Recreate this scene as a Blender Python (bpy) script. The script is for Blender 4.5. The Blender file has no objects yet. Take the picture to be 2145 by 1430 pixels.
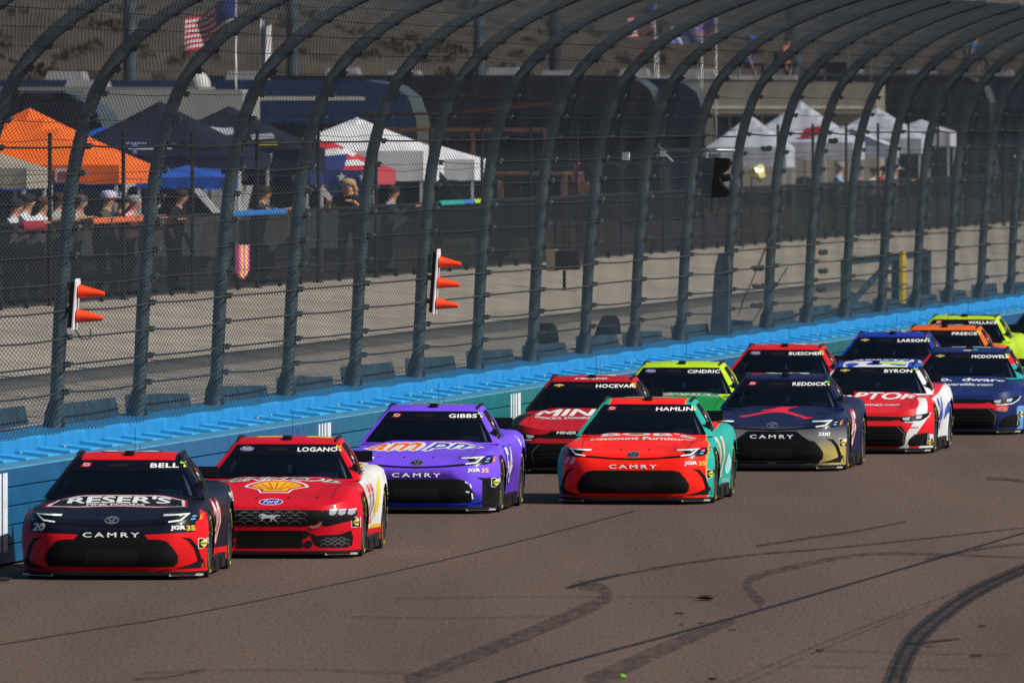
import bpy, bmesh, math, random
import numpy as np
from mathutils import Vector, Matrix
from mathutils.bvhtree import BVHTree
from mathutils.geometry import tessellate_polygon
R = math.radians
random.seed(7)
rng = np.random.default_rng(11)
scene = bpy.context.scene
COL = scene.collection

# ------------------------------------------------------------ camera, light
CAM_H = 5.0                      # metres above the racing surface
HOR = 222.0                      # picture row of the horizon
FPX = 29800.0                    # focal length in photograph pixels (500 mm lens)
cam_d = bpy.data.cameras.new('camera')
cam_d.sensor_width = 36.0
cam_d.lens = 36.0 * FPX / 2145.0
cam_d.clip_start = 1.0
cam_d.clip_end = 6000.0
cam_d.dof.use_dof = True
cam_d.dof.focus_distance = 172.0
cam_d.dof.aperture_fstop = 8.5
cam = bpy.data.objects.new('camera', cam_d)
COL.objects.link(cam)
cam.location = (0, 0, CAM_H)
cam.rotation_euler = (R(90) - math.atan((715 - HOR) / FPX), 0, 0)
scene.camera = cam

SUN_EL, SUN_AZ = R(40), R(24)    # azimuth: from +X (right) towards the camera
S = Vector((math.cos(SUN_EL) * math.cos(SUN_AZ), -math.cos(SUN_EL) * math.sin(SUN_AZ), math.sin(SUN_EL)))
w = bpy.data.worlds.new('World')
scene.world = w
w.use_nodes = True
nt = w.node_tree
sky = nt.nodes.new('ShaderNodeTexSky')
sky.sky_type = 'NISHITA'
sky.sun_disc = False
sky.sun_elevation = SUN_EL
sky.sun_rotation = math.atan2(S.x, S.y)
nt.links.new(sky.outputs[0], nt.nodes['Background'].inputs[0])
nt.nodes['Background'].inputs[1].default_value = 0.05
sl = bpy.data.lights.new('sun', 'SUN')
sl.energy = 5.0
sl.angle = R(0.53)
sl.color = (1.0, 0.95, 0.87)
so = bpy.data.objects.new('sun', sl)
COL.objects.link(so)
so.rotation_euler = (-S).to_track_quat('-Z', 'Y').to_euler()
so.location = (60, 60, 80)
vs = scene.view_settings
vs.view_transform = 'Standard'
vs.look = 'None'
vs.exposure = 0.15
vs.gamma = 1.0
scene.cycles.use_denoising = True
scene.cycles.max_bounces = 6
scene.cycles.transparent_max_bounces = 12

# ------------------------------------------------------------ materials
def mat(name, col, rough=0.6, metal=0.0, var=0.0, scale=8.0, coat=0.0, emit=None, bump=0.0, spec=0.22, stretch=None, col2=None):
    m = bpy.data.materials.new(name)
    m.use_nodes = True
    n = m.node_tree.nodes
    l = m.node_tree.links
    b = n['Principled BSDF']
    b.inputs['Base Color'].default_value = (*col, 1)
    b.inputs['Roughness'].default_value = rough
    b.inputs['Metallic'].default_value = metal
    b.inputs['Coat Weight'].default_value = coat
    b.inputs['Coat Roughness'].default_value = 0.06
    b.inputs['Specular IOR Level'].default_value = spec
    if emit:
        b.inputs['Emission Color'].default_value = (*col, 1)
        b.inputs['Emission Strength'].default_value = emit
    if var or bump or col2:
        tc = n.new('ShaderNodeTexCoord')
        mp = n.new('ShaderNodeMapping')
        l.new(tc.outputs['Object'], mp.inputs['Vector'])
        if stretch:
            mp.inputs['Scale'].default_value = stretch
        no = n.new('ShaderNodeTexNoise')
        no.inputs['Scale'].default_value = scale
        no.inputs['Detail'].default_value = 6
        no.inputs['Roughness'].default_value = 0.65
        l.new(mp.outputs[0], no.inputs['Vector'])
        if var or col2:
            cr = n.new('ShaderNodeValToRGB')
            c1 = tuple(max(0, c * (1 - var)) for c in col)
            c2 = col2 if col2 else tuple(min(1, c * (1 + var)) for c in col)
            cr.color_ramp.elements[0].position = 0.33
            cr.color_ramp.elements[1].position = 0.67
            cr.color_ramp.elements[0].color = (*c1, 1)
            cr.color_ramp.elements[1].color = (*c2, 1)
            l.new(no.outputs['Fac'], cr.inputs[0])
            l.new(cr.outputs[0], b.inputs['Base Color'])
        if bump:
            bp = n.new('ShaderNodeBump')
            bp.inputs['Strength'].default_value = bump
            bp.inputs['Distance'].default_value = 0.02
            l.new(no.outputs['Fac'], bp.inputs['Height'])
            l.new(bp.outputs[0], b.inputs['Normal'])
    return m
_mc = {}
def cmat(col, rough=0.5, **k):
    key = (tuple(round(c, 4) for c in col), rough, tuple(sorted(k.items())))
    if key not in _mc:
        _mc[key] = mat('paint_%d' % len(_mc), col, rough, **k)
    return _mc[key]

# ------------------------------------------------------------ object helpers
def mesh_obj(name, verts, faces, m=None, parent=None, smooth=False, sharp=None):
    me = bpy.data.meshes.new(name)
    me.from_pydata([tuple(v) for v in verts], [], [tuple(f) for f in faces])
    me.update()
    if m is not None:
        for x in (m if isinstance(m, (list, tuple)) else [m]):
            me.materials.append(x)
    if smooth:
        me.shade_smooth()
        if sharp:
            me.set_sharp_from_angle(angle=R(sharp))
    o = bpy.data.objects.new(name, me)
    COL.objects.link(o)
    if parent is not None:
        o.parent = parent
    return o
def link_copy(src, name, loc=None, rot=None, parent=None):
    o = bpy.data.objects.new(name, src.data)
    COL.objects.link(o)
    if loc is not None: o.location = loc
    if rot is not None: o.rotation_euler = rot
    if parent is not None: o.parent = parent
    return o
def tag(o, label, cat, group=None):
    o['label'] = label
    o['category'] = cat
    if group: o['group'] = group
    return o
def thing(name, label, cat, loc=(0, 0, 0), rz=0.0, group=None):
    o = bpy.data.objects.new(name, None)
    COL.objects.link(o)
    o.location = loc
    o.rotation_euler = (0, 0, rz)
    o.empty_display_size = 0.3
    return tag(o, label, cat, group)
def structure(o):
    o['kind'] = 'structure'
    return o
class MB:
    """collects shapes for one mesh"""
    def __init__(s): s.v = []; s.f = []
    def add(s, v, f):
        b = len(s.v); s.v += [tuple(p) for p in v]; s.f += [tuple(b + i for i in q) for q in f]; return s
    def box(s, c, d, rz=0.0, taper=1.0, M=None):
        x, y, z = (k / 2 for k in d)
        vs_ = []
        for sz in (-1, 1):
            t = taper if sz > 0 else 1.0
            for sx, sy in ((-1, -1), (1, -1), (1, 1), (-1, 1)):
                px, py = sx * x * t, sy * y * t
                if rz: px, py = px * math.cos(rz) - py * math.sin(rz), px * math.sin(rz) + py * math.cos(rz)
                p = Vector((px, py, sz * z))
                if M is not None: p = M @ p
                vs_.append((c[0] + p[0], c[1] + p[1], c[2] + p[2]))
        return s.add(vs_, [(0, 3, 2, 1), (4, 5, 6, 7), (0, 1, 5, 4), (1, 2, 6, 5), (2, 3, 7, 6), (3, 0, 4, 7)])
    def tube(s, pts, r, n=8, cap=True):
        pts = [Vector(p) for p in pts]
        k = len(pts)
        rr = r if isinstance(r, (list, tuple)) else [r] * k
        vs_ = []; fs = []
        ref = None
        for i, p in enumerate(pts):
            d = (pts[min(i + 1, k - 1)] - pts[max(i - 1, 0)])
            if d.length < 1e-9: d = Vector((0, 0, 1))
            d.normalize()
            if ref is None: ref = Vector((0, 0, 1)) if abs(d.z) < 0.9 else Vector((1, 0, 0))
            a = d.cross(ref)
            if a.length < 1e-4: a = d.cross(Vector((0, 1, 0)))
            a.normalize(); b = a.cross(d); ref = b
            for j in range(n):
                t = 2 * math.pi * j / n
                vs_.append(p + (a * math.cos(t) + b * math.sin(t)) * rr[i])
        for i in range(k - 1):
            for j in range(n):
                fs.append((i * n + j, i * n + (j + 1) % n, (i + 1) * n + (j + 1) % n, (i + 1) * n + j))
        if cap:
            fs.append(tuple(range(n - 1, -1, -1))); fs.append(tuple((k - 1) * n + j for j in range(n)))
        return s.add(vs_, fs)
    def lathe(s, prof, c=(0, 0, 0), n=20, M=None):
        """prof: list of (radius, height) about local z"""
        vs_ = []; fs = []
        for r_, h in prof:
            for j in range(n):
                t = 2 * math.pi * j / n
                p = Vector((r_ * math.cos(t), r_ * math.sin(t), h))
                if M is not None: p = M @ p
                vs_.append((p[0] + c[0], p[1] + c[1], p[2] + c[2]))
        for i in range(len(prof) - 1):
            for j in range(n):
                fs.append((i * n + j, i * n + (j + 1) % n, (i + 1) * n + (j + 1) % n, (i + 1) * n + j))
        fs.append(tuple(range(n - 1, -1, -1))); fs.append(tuple((len(prof) - 1) * n + j for j in range(n)))
        return s.add(vs_, fs)
    def prism(s, poly, axis, a, b):
        """extrude 2D polygon along axis ('x','y','z') from a to b"""
        n = len(poly); vs_ = []
        for h in (a, b):
            for p in poly:
                vs_.append({'x': (h, p[0], p[1]), 'y': (p[0], h, p[1]), 'z': (p[0], p[1], h)}[axis])
        fs = [tuple(range(n - 1, -1, -1)), tuple(range(n, 2 * n))]
        for i in range(n): fs.append((i, (i + 1) % n, n + (i + 1) % n, n + i))
        return s.add(vs_, fs)
    def build(s, name, m=None, parent=None, smooth=False, sharp=None):
        return mesh_obj(name, s.v, s.f, m, parent, smooth, sharp)
def hermite(xs, ys):
    xs = np.array(xs, float); ys = np.array(ys, float)
    d = np.diff(ys) / np.diff(xs)
    m = np.zeros_like(ys); m[0] = d[0]; m[-1] = d[-1]
    for i in range(1, len(xs) - 1):
        m[i] = 0 if d[i - 1] * d[i] <= 0 else 2 * d[i - 1] * d[i] / (d[i - 1] + d[i])
    def f(x):
        x = np.clip(np.asarray(x, float), xs[0], xs[-1])
        i = np.clip(np.searchsorted(xs, x) - 1, 0, len(xs) - 2)
        h = xs[i + 1] - xs[i]; t = (x - xs[i]) / h
        return ((2 * t**3 - 3 * t**2 + 1) * ys[i] + (t**3 - 2 * t**2 + t) * h * m[i] + (-2 * t**3 + 3 * t**2) * ys[i + 1] + (t**3 - t**2) * h * m[i + 1])
    return f
def sstep(a, b, x):
    t = np.clip((x - a) / (b - a), 0, 1)
    return t * t * (3 - 2 * t)

# ------------------------------------------------------------ place frame
WA = R(7.4)                                  # the wall runs 7.4 degrees off the lens axis
TV = Vector((math.sin(WA), math.cos(WA), 0)); NV = Vector((math.cos(WA), -math.sin(WA), 0))
D0 = FPX * CAM_H / (1187 - HOR)
P0 = Vector((-1072.5 / FPX * D0, D0, 0))
def wp(s, q, z=0.0):                         # s along the wall, q out from its face towards the track
    return P0 + TV * s + NV * q + Vector((0, 0, z))
def hit(px, q):                              # where the sight line of a column meets the line q
    k = (px - 1072.5) / FPX
    b = P0 + NV * q
    s = (k * b.y - b.x) / (TV.x - k * TV.y)
    return s, b.y + TV.y * s
def zpx(py, D): return CAM_H - (py - HOR) * D / FPX
def ground(px, py, z=0.0):
    D = FPX * (CAM_H - z) / (py - HOR)
    return Vector(((px - 1072.5) / FPX * D, D, z))
WR = (0, 0, -WA)

# ------------------------------------------------------------ text
def text_tris(body, size=1.0, bold=0.0, xs=1.0, shear=0.0, spacing=1.0):
    c = bpy.data.curves.new('t', 'FONT')
    c.body = body; c.size = 1.0; c.align_x = 'CENTER'; c.align_y = 'CENTER'
    c.resolution_u = 3; c.shear = shear; c.space_character = spacing
    o = bpy.data.objects.new('t', c)
    COL.objects.link(o)
    dg = bpy.context.evaluated_depsgraph_get()
    me = o.evaluated_get(dg).to_mesh()
    me.calc_loop_triangles()
    v = [(p.co.x, p.co.y) for p in me.vertices]
    t = [tuple(q.vertices) for q in me.loop_triangles]
    o.evaluated_get(dg).to_mesh_clear()
    bpy.data.objects.remove(o); bpy.data.curves.remove(c)
    if not v: return [], []
    x0 = min(p[0] for p in v); x1 = max(p[0] for p in v); y0 = min(p[1] for p in v); y1 = max(p[1] for p in v)
    return [((p[0] - (x0 + x1) / 2), (p[1] - (y0 + y1) / 2)) for p in v], t
_tc = {}
RING = [(0, 0), (1, 0), (-1, 0), (0, 1), (0, -1), (.7, .7), (-.7, .7), (.7, -.7), (-.7, -.7)]
def text_fit(body, wd, ht, bold=0.03, shear=0.0, spacing=1.0):
    """text triangles scaled to a box of wd x ht about the origin; weight comes from
    stacked shifted copies, the third number is the layer"""
    k = (body, shear, spacing)
    if k not in _tc: _tc[k] = text_tris(body, 1, 0.0, 1, shear, spacing)
    v, t = _tc[k]
    if not v: return [], []
    n = 9 if bold > .045 else (5 if bold > .002 else 1)
    w_ = max(p[0] for p in v) - min(p[0] for p in v) + 2 * bold; h_ = max(p[1] for p in v) - min(p[1] for p in v) + 2 * bold
    V = []; T = []
    for i in range(n):
        b0 = len(V)
        V += [((p[0] + RING[i][0] * bold) * wd / w_, (p[1] + RING[i][1] * bold) * ht / h_, i) for p in v]
        T += [tuple(b0 + j for j in q) for q in t]
    return V, T
def split_tris(v, t, mx):
    v = [tuple(p) for p in v]; out = []; st = list(t); mid = {}
    while st:
        a, b, c = st.pop()
        best = None; bl = mx
        for i, (p, q) in enumerate(((a, b), (b, c), (c, a))):
            L = math.dist(v[p], v[q])
            if L > bl: bl = L; best = i
        if best is None: out.append((a, b, c)); continue
        e = ((a, b, c), (b, c, a), (c, a, b))[best]
        k = (min(e[0], e[1]), max(e[0], e[1]))
        if k not in mid:
            mid[k] = len(v); v.append(tuple((v[e[0]][i] + v[e[1]][i]) / 2 for i in range(len(v[0]))))
        m_ = mid[k]
        st.append((e[0], m_, e[2])); st.append((m_, e[1], e[2]))
    return v, out
def poly_tris(polys, mx=0.06):
    V = []; T = []
    for p in polys:
        b = len(V)
        tt = tessellate_polygon([[Vector((q[0], q[1], 0)) for q in p]])
        V += [tuple(q) for q in p]; T += [tuple(b + i for i in q) for q in tt]
    return split_tris(V, T, mx)
def ribbon2(pts, wd):
    """polygon pieces of a stroked polyline"""
    out = []
    P = [Vector(p) for p in pts]
    L = []; Rr = []
    for i, p in enumerate(P):
        d0 = (P[i] - P[i - 1]).normalized() if i > 0 else (P[1] - P[0]).normalized()
        d1 = (P[i + 1] - P[i]).normalized() if i < len(P) - 1 else d0
        n = Vector((-(d0 + d1).y, (d0 + d1).x))
        if n.length < 1e-6: n = Vector((-d0.y, d0.x))
        n.normalize()
        c = max(0.4, abs(n.dot(Vector((-d0.y, d0.x)))))
        ww = wd[i] if isinstance(wd, (list, tuple)) else wd
        L.append(p + n * ww / 2 / c); Rr.append(p - n * ww / 2 / c)
    for i in range(len(P) - 1):
        out.append([tuple(L[i]), tuple(Rr[i]), tuple(Rr[i + 1]), tuple(L[i + 1])])
    return out
# ============================================================ SETTING
def asphalt_mat():
    m = mat('asphalt', (0.085, 0.06, 0.053), 0.85, spec=0.3)
    n = m.node_tree.nodes; l = m.node_tree.links; b = n['Principled BSDF']
    tc = n.new('ShaderNodeTexCoord')
    mp = n.new('ShaderNodeMapping'); mp.inputs['Rotation'].default_value = (0, 0, R(6)); mp.inputs['Scale'].default_value = (1, 0.045, 1)
    l.new(tc.outputs['Object'], mp.inputs[0])
    n1 = n.new('ShaderNodeTexNoise'); n1.inputs['Scale'].default_value = 0.55; n1.inputs['Detail'].default_value = 5
    l.new(mp.outputs[0], n1.inputs['Vector'])
    mp2 = n.new('ShaderNodeMapping'); mp2.inputs['Scale'].default_value = (1, 0.10, 1)
    l.new(tc.outputs['Object'], mp2.inputs[0])
    n2 = n.new('ShaderNodeTexNoise'); n2.inputs['Scale'].default_value = 26; n2.inputs['Detail'].default_value = 4; n2.inputs['Roughness'].default_value = 0.8
    l.new(mp2.outputs[0], n2.inputs['Vector'])
    n3 = n.new('ShaderNodeTexNoise'); n3.inputs['Scale'].default_value = 0.22; n3.inputs['Detail'].default_value = 3
    l.new(mp2.outputs[0], n3.inputs['Vector'])
    cr = n.new('ShaderNodeValToRGB')
    cr.color_ramp.elements[0].position = 0.3; cr.color_ramp.elements[0].color = (0.078, 0.051, 0.042, 1)
    cr.color_ramp.elements[1].position = 0.7; cr.color_ramp.elements[1].color = (0.119, 0.078, 0.062, 1)
    l.new(n1.outputs['Fac'], cr.inputs[0])
    c2 = n.new('ShaderNodeValToRGB')
    c2.color_ramp.elements[0].position = 0.25; c2.color_ramp.elements[0].color = (0.28, 0.28, 0.28, 1)
    c2.color_ramp.elements[1].position = 0.75; c2.color_ramp.elements[1].color = (1.62, 1.6, 1.58, 1)
    l.new(n2.outputs['Fac'], c2.inputs[0])
    c3 = n.new('ShaderNodeValToRGB')
    c3.color_ramp.elements[0].position = 0.3; c3.color_ramp.elements[0].color = (0.8, 0.8, 0.82, 1)
    c3.color_ramp.elements[1].position = 0.7; c3.color_ramp.elements[1].color = (1.12, 1.1, 1.08, 1)
    l.new(n3.outputs['Fac'], c3.inputs[0])
    m1 = n.new('ShaderNodeMix'); m1.data_type = 'RGBA'; m1.blend_type = 'MULTIPLY'; m1.inputs['Factor'].default_value = 1; m1.clamp_result = False
    l.new(cr.outputs[0], m1.inputs['A']); l.new(c2.outputs[0], m1.inputs['B'])
    m2 = n.new('ShaderNodeMix'); m2.data_type = 'RGBA'; m2.blend_type = 'MULTIPLY'; m2.inputs['Factor'].default_value = 1
    l.new(m1.outputs['Result'], m2.inputs['A']); l.new(c3.outputs[0], m2.inputs['B'])
    l.new(m2.outputs['Result'], b.inputs['Base Color'])
    bp = n.new('ShaderNodeBump'); bp.inputs['Strength'].default_value = 0.6; bp.inputs['Distance'].default_value = 0.012
    l.new(n2.outputs['Fac'], bp.inputs['Height']); l.new(bp.outputs[0], b.inputs['Normal'])
    return m
M_ASPH = asphalt_mat()
trk = structure(mesh_obj('race_track', [wp(-200, -0.6), wp(-200, 90), wp(420, 90), wp(420, -0.6)], [(0, 1, 2, 3)], M_ASPH))
M_TERR = mat('terrain_dirt', (0.17, 0.13, 0.09), 0.95, var=0.35, scale=0.3)
structure(mesh_obj('terrain', [(-2500, -800, -0.06), (2500, -800, -0.06), (2500, 4500, -0.06), (-2500, 4500, -0.06)], [(0, 1, 2, 3)], M_TERR))
def mark_mat(name, col, dens):
    m = mat(name, col, 0.7)
    n = m.node_tree.nodes; l = m.node_tree.links
    tc = n.new('ShaderNodeTexCoord'); mp = n.new('ShaderNodeMapping'); mp.inputs['Scale'].default_value = (1, 0.12, 1); l.new(tc.outputs['Object'], mp.inputs[0])
    no = n.new('ShaderNodeTexNoise'); no.inputs['Scale'].default_value = 9; no.inputs['Detail'].default_value = 5; l.new(mp.outputs[0], no.inputs['Vector'])
    cr = n.new('ShaderNodeValToRGB')
    cr.color_ramp.elements[0].position = 0.25; cr.color_ramp.elements[1].position = 0.75
    cr.color_ramp.elements[0].color = (max(0, dens - 0.3),) * 3 + (1,); cr.color_ramp.elements[1].color = (min(1, dens + 0.3),) * 3 + (1,)
    l.new(no.outputs['Fac'], cr.inputs[0]); l.new(cr.outputs[0], n['Principled BSDF'].inputs['Alpha'])
    return m
M_RUB = mark_mat('rubber_dark', (0.012, 0.014, 0.018), 0.72)
M_RUB2 = mark_mat('rubber_mid', (0.02, 0.018, 0.02), 0.42)
M_RUB3 = mark_mat('rubber_faint', (0.03, 0.025, 0.026), 0.26)
zl = [0.004]
def smooth_line(p, k=6):
    P = [Vector(q) for q in p]; out = []
    for i in range(len(P) - 1):
        a = P[max(i - 1, 0)]; b = P[i]; c = P[i + 1]; d = P[min(i + 2, len(P) - 1)]
        for j in range(k):
            t = j / k
            out.append(0.5 * ((2 * b) + (c - a) * t + (2 * a - 5 * b + 4 * c - d) * t * t + (3 * b - a - 3 * c + d) * t**3))
    out.append(P[-1]); return out
def tyre_mark(pts, wpx, m):
    zl[0] += 0.0006
    P = smooth_line(pts); n = len(P)
    V = []; F = []
    for i, p in enumerate(P):
        t = i / (n - 1); wd = wpx[0] * (1 - t) + wpx[1] * t
        d = (P[min(i + 1, n - 1)] - P[max(i - 1, 0)]).normalized(); nn = Vector((-d.y, d.x))
        for sgn in (-1, 1):
            q = p + nn * wd / 2 * sgn
            g = ground(q.x, q.y); V.append((g.x, g.y, zl[0]))
    for i in range(n - 1): F.append((2 * i, 2 * i + 1, 2 * i + 3, 2 * i + 2))
    return mesh_obj('tyre_mark', V, F, m, trk)
for pts, wpx, m in (
    ([(-40, 1357), (200, 1318), (420, 1282), (800, 1203), (1100, 1131), (1330, 1070)], (2.2, 2.0), M_RUB),
    ([(1030, 1434), (1180, 1390), (1450, 1318), (1700, 1247), (1930, 1180), (2160, 1112)], (5.5, 3.5), M_RUB),
    ([(1186, 1232), (1290, 1207), (1430, 1181), (1600, 1160), (1780, 1145), (2160, 1104)], (6, 3), M_RUB2),
    ([(1192, 1231), (1240, 1217), (1300, 1203)], (6, 3), M_RUB),
    ([(1212, 1226), (1255, 1230), (1272, 1248), (1245, 1268), (1120, 1322), (990, 1374), (850, 1430)], (22, 26), M_RUB3),
    ([(1600, 1268), (1566, 1228), (1592, 1206), (1700, 1180), (1850, 1160), (2150, 1168)], (20, 3), M_RUB3),
    ([(1585, 1144), (1690, 1128), (1800, 1112), (1900, 1092)], (5, 3), M_RUB2),
    ([(1872, 1440), (1890, 1390), (1922, 1335), (1985, 1280), (2060, 1232), (2160, 1186)], (52, 22), M_RUB2),
    ([(1862, 1440), (1880, 1388), (1912, 1332), (1978, 1276), (2056, 1228), (2160, 1182)], (9, 5), M_RUB),
    ([(1886, 1440), (1902, 1392), (1934, 1338), (1994, 1284), (2064, 1238), (2160, 1192)], (8, 4), M_RUB),
    ([(1230, 1434), (1380, 1365), (1480, 1322), (1540, 1300)], (34, 14), M_RUB3),
    ([(1520, 1436), (1720, 1350), (1900, 1280), (2150, 1188)], (3, 2), M_RUB3),
    ([(1560, 1434), (1760, 1345), (1950, 1270)], (2.5, 2), M_RUB3),
    ([(1900, 1350), (2012, 1339)], (5, 2), M_RUB), ([(1905, 1347), (1965, 1356)], (4, 2), M_RUB2),
    ([(740, 1293), (960, 1296), (1190, 1290)], (2, 1.6), M_RUB3), ([(830, 1255), (1100, 1251), (1500, 1252)], (2, 1.6), M_RUB3),
    ([(280, 1424), (360, 1418), (432, 1402)], (4, 2), M_RUB2), ([(300, 1410), (620, 1404), (900, 1414)], (3, 2), M_RUB3),
    ([(1940, 1172), (2060, 1150), (2150, 1138)], (4, 3), M_RUB2), ([(1730, 1364), (2120, 1374)], (2.2, 1.8), M_RUB3), ([(1590, 1395), (2060, 1405)], (2.2, 1.8), M_RUB3),
    ([(2068, 1003), (2112, 1005), (2150, 1010)], (5, 3), M_RUB2),
): tyre_mark(pts, wpx, m)
M_DEB = mat('rubber_bits', (0.02, 0.018, 0.018), 0.9)
deb_spots = [(1480, 1257, .10), (1424, 1288, .04), (1427, 1312, .03), (1717, 1366, .05), (2047, 1377, .05), (2058, 1314, .04), (1492, 1426, .05), (1468, 1308, .03), (1534, 1322, .03), (5, 1218, .09)]
for i, (px, py, r_) in enumerate(deb_spots):
    g = ground(px, py)
    me = MB(); rr = [r_ * k for k in (0.55, 1, 0.8, 0.3)]
    me.lathe([(rr[0], 0), (rr[1], r_ * .12), (rr[2], r_ * .3), (rr[3], r_ * .42)], n=7)
    v = [(p[0] * (1 + .35 * random.uniform(-1, 1)), p[1] * (1.6 + .5 * random.uniform(-1, 1)), p[2] + 0.012) for p in me.v]
    o = mesh_obj('rubber_debris', v, me.f, M_DEB)
    o.location = g; o.rotation_euler = (0, 0, random.uniform(0, 3))
    tag(o, ['flat dark scrap of rubber lying alone in mid track', 'tiny dark rubber crumb above another in mid track', 'tiny dark rubber crumb below another in mid track', 'dark rubber crumb left of the wide curved tyre mark', 'dark rubber crumb right of the wide curved tyre mark', 'small dark crumb high on the right of the track', 'dark crumb on asphalt at the bottom edge of picture', 'tiny crumb next to the long dark line on the track', 'tiny crumb just right of the long dark line', 'dark rubber scrap at far left by the wall foot'][i], 'debris', 'rubber debris on the track')
g = ground(1303, 1423)
o = MB().lathe([(.02, 0), (.04, .012), (.03, .03), (.01, .04)], n=7).build('green_scrap', mat('green_scrap', (.12, .30, .03), .6)); o.location = g; o.location.z = .012
tag(o, 'bright green scrap on the asphalt at the bottom edge', 'debris')

# ---------------------------------------------------------- blue barrier
def fade_paint(name, stops, rough=0.45, streak=0.12):
    """paint that fades along the wall; object coords: y along"""
    m = mat(name, (0.03, 0.2, 0.45), rough)
    n = m.node_tree.nodes; l = m.node_tree.links; b = n['Principled BSDF']
    g = n.new('ShaderNodeNewGeometry'); sx = n.new('ShaderNodeVectorMath'); sx.operation = 'DOT_PRODUCT'
    sx.inputs[1].default_value = tuple(TV)
    l.new(g.outputs['Position'], sx.inputs[0])
    mr = n.new('ShaderNodeMapRange'); base = P0.dot(TV)
    mr.inputs['From Min'].default_value = base - 20; mr.inputs['From Max'].default_value = base + 180
    l.new(sx.outputs['Value'], mr.inputs['Value'])
    cr = n.new('ShaderNodeValToRGB'); el = cr.color_ramp.elements
    while len(el) > 1: el.remove(el[-1])
    for i, (s_, c) in enumerate(stops):
        e = el[0] if i == 0 else el.new((s_ + 20) / 200)
        e.position = (s_ + 20) / 200; e.color = (*c, 1)
    l.new(mr.outputs[0], cr.inputs[0])
    no = n.new('ShaderNodeTexNoise'); no.inputs['Scale'].default_value = 1.6; no.inputs['Detail'].default_value = 6
    l.new(g.outputs['Position'], no.inputs['Vector'])
    c2 = n.new('ShaderNodeValToRGB')
    c2.color_ramp.elements[0].position = .3; c2.color_ramp.elements[0].color = (1 - streak,) * 3 + (1,)
    c2.color_ramp.elements[1].position = .7; c2.color_ramp.elements[1].color = (1 + streak,) * 3 + (1,)
    l.new(no.outputs['Fac'], c2.inputs[0])
    mx = n.new('ShaderNodeMix'); mx.data_type = 'RGBA'; mx.blend_type = 'MULTIPLY'; mx.inputs['Factor'].default_value = 1
    l.new(cr.outputs[0], mx.inputs['A']); l.new(c2.outputs[0], mx.inputs['B']); l.new(mx.outputs['Result'], b.inputs['Base Color'])
    return m
BL = (0.004, 0.07, 0.19); TE = (0.004, 0.10, 0.13); GR = (0.014, 0.12, 0.12); PU = (0.045, 0.075, 0.21); BD = (0.006, 0.075, 0.21)
M_FACE = fade_paint('barrier_face_paint', [(-20, (0.003, 0.085, 0.20)), (4, (0.005, 0.085, 0.20)), (14, (.016, .105, .235)), (22, (.022, .11, .24)), (29, (.012, .125, .215)), (38, (.010, .14, .17)), (46, (.018, .15, .17)), (54, (.04, .09, .2)), (60, PU), (70, BD), (80, (.006, .09, .17)), (90, GR), (97, (.005, .09, .17)), (110, BD), (180, BL)])
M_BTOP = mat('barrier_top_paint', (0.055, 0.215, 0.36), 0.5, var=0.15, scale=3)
M_STRAP = mat('barrier_strap_paint', (0.03, 0.29, 0.60), 0.45, var=0.12, scale=6)
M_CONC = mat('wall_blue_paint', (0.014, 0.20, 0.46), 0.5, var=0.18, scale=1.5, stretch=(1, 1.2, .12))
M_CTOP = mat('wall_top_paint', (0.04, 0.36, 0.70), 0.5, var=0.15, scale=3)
SEC = 6.2
S0 = 10.55 - 8 * SEC        # a fence post stands at S0 + k*SEC
NS = 31
bar = thing('safer_barrier', 'blue steel tube crash barrier with white bar emblems along the track edge', 'barrier', wp(S0, 0), -WA)
tm = MB().prism([(0.0, 0.006), (0.012, 0.008), (0.012, 0.190), (0.0, 0.199), (-0.17, 0.202), (-0.17, 0.0)][::-1], 'y', 0.008, SEC - 0.008)
tm.v = [(p[0] - 0.012, p[1], p[2]) for p in tm.v]
tube0 = tm.build('steel_tube', M_FACE, bar)
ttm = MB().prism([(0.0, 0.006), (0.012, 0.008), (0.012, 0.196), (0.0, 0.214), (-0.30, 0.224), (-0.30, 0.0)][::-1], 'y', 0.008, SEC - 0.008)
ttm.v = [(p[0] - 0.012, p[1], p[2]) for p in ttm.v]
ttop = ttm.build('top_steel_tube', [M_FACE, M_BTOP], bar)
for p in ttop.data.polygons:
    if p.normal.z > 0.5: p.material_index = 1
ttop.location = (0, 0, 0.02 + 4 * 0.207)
for k in range(NS):
    for j in range(4):
        if k == 0 and j == 0: tube0.location = (0, 0, 0.02); continue
        link_copy(tube0, 'steel_tube', (0, k * SEC, 0.02 + j * 0.207), None, bar)
    if k: link_copy(ttop, 'top_steel_tube', (0, k * SEC, 0.02 + 4 * 0.207), None, bar)
for j in range(3):   # back-up studs behind the tubes
    pass
# sheet-metal covers that lap one over the next behind the top tube
V = []; F = []
for (y, dz) in ((0, 0), (.06, .012), (.9, -.012), (1.50, -.034)):
    V += [(-0.318, y, .030 + dz), (-0.345, y, .062 + dz), (-0.69, y, .105 + dz), (-0.715, y, .09 + dz), (-0.715, y, -.5), (-0.318, y, -.5)]
for i in range(3):
    for j in range(6):
        a = i * 6 + j; b = i * 6 + (j + 1) % 6
        F.append((a, b, b + 6, a + 6))
F += [(5, 4, 3, 2, 1, 0), (18, 19, 20, 21, 22, 23)]
strap0 = mesh_obj('cover_plate', V, F, M_STRAP, bar)
M_BOLT = mat('worn_steel', (.45, .43, .4), .4, metal=.6)
n_st = int(NS * SEC / 1.53)
bolt0 = MB().lathe([(.018, 0), (.02, .014), (.012, .024)], n=8).build('bolt', M_BOLT, strap0); bolt0.location = (-.40, .1, .095)
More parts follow.
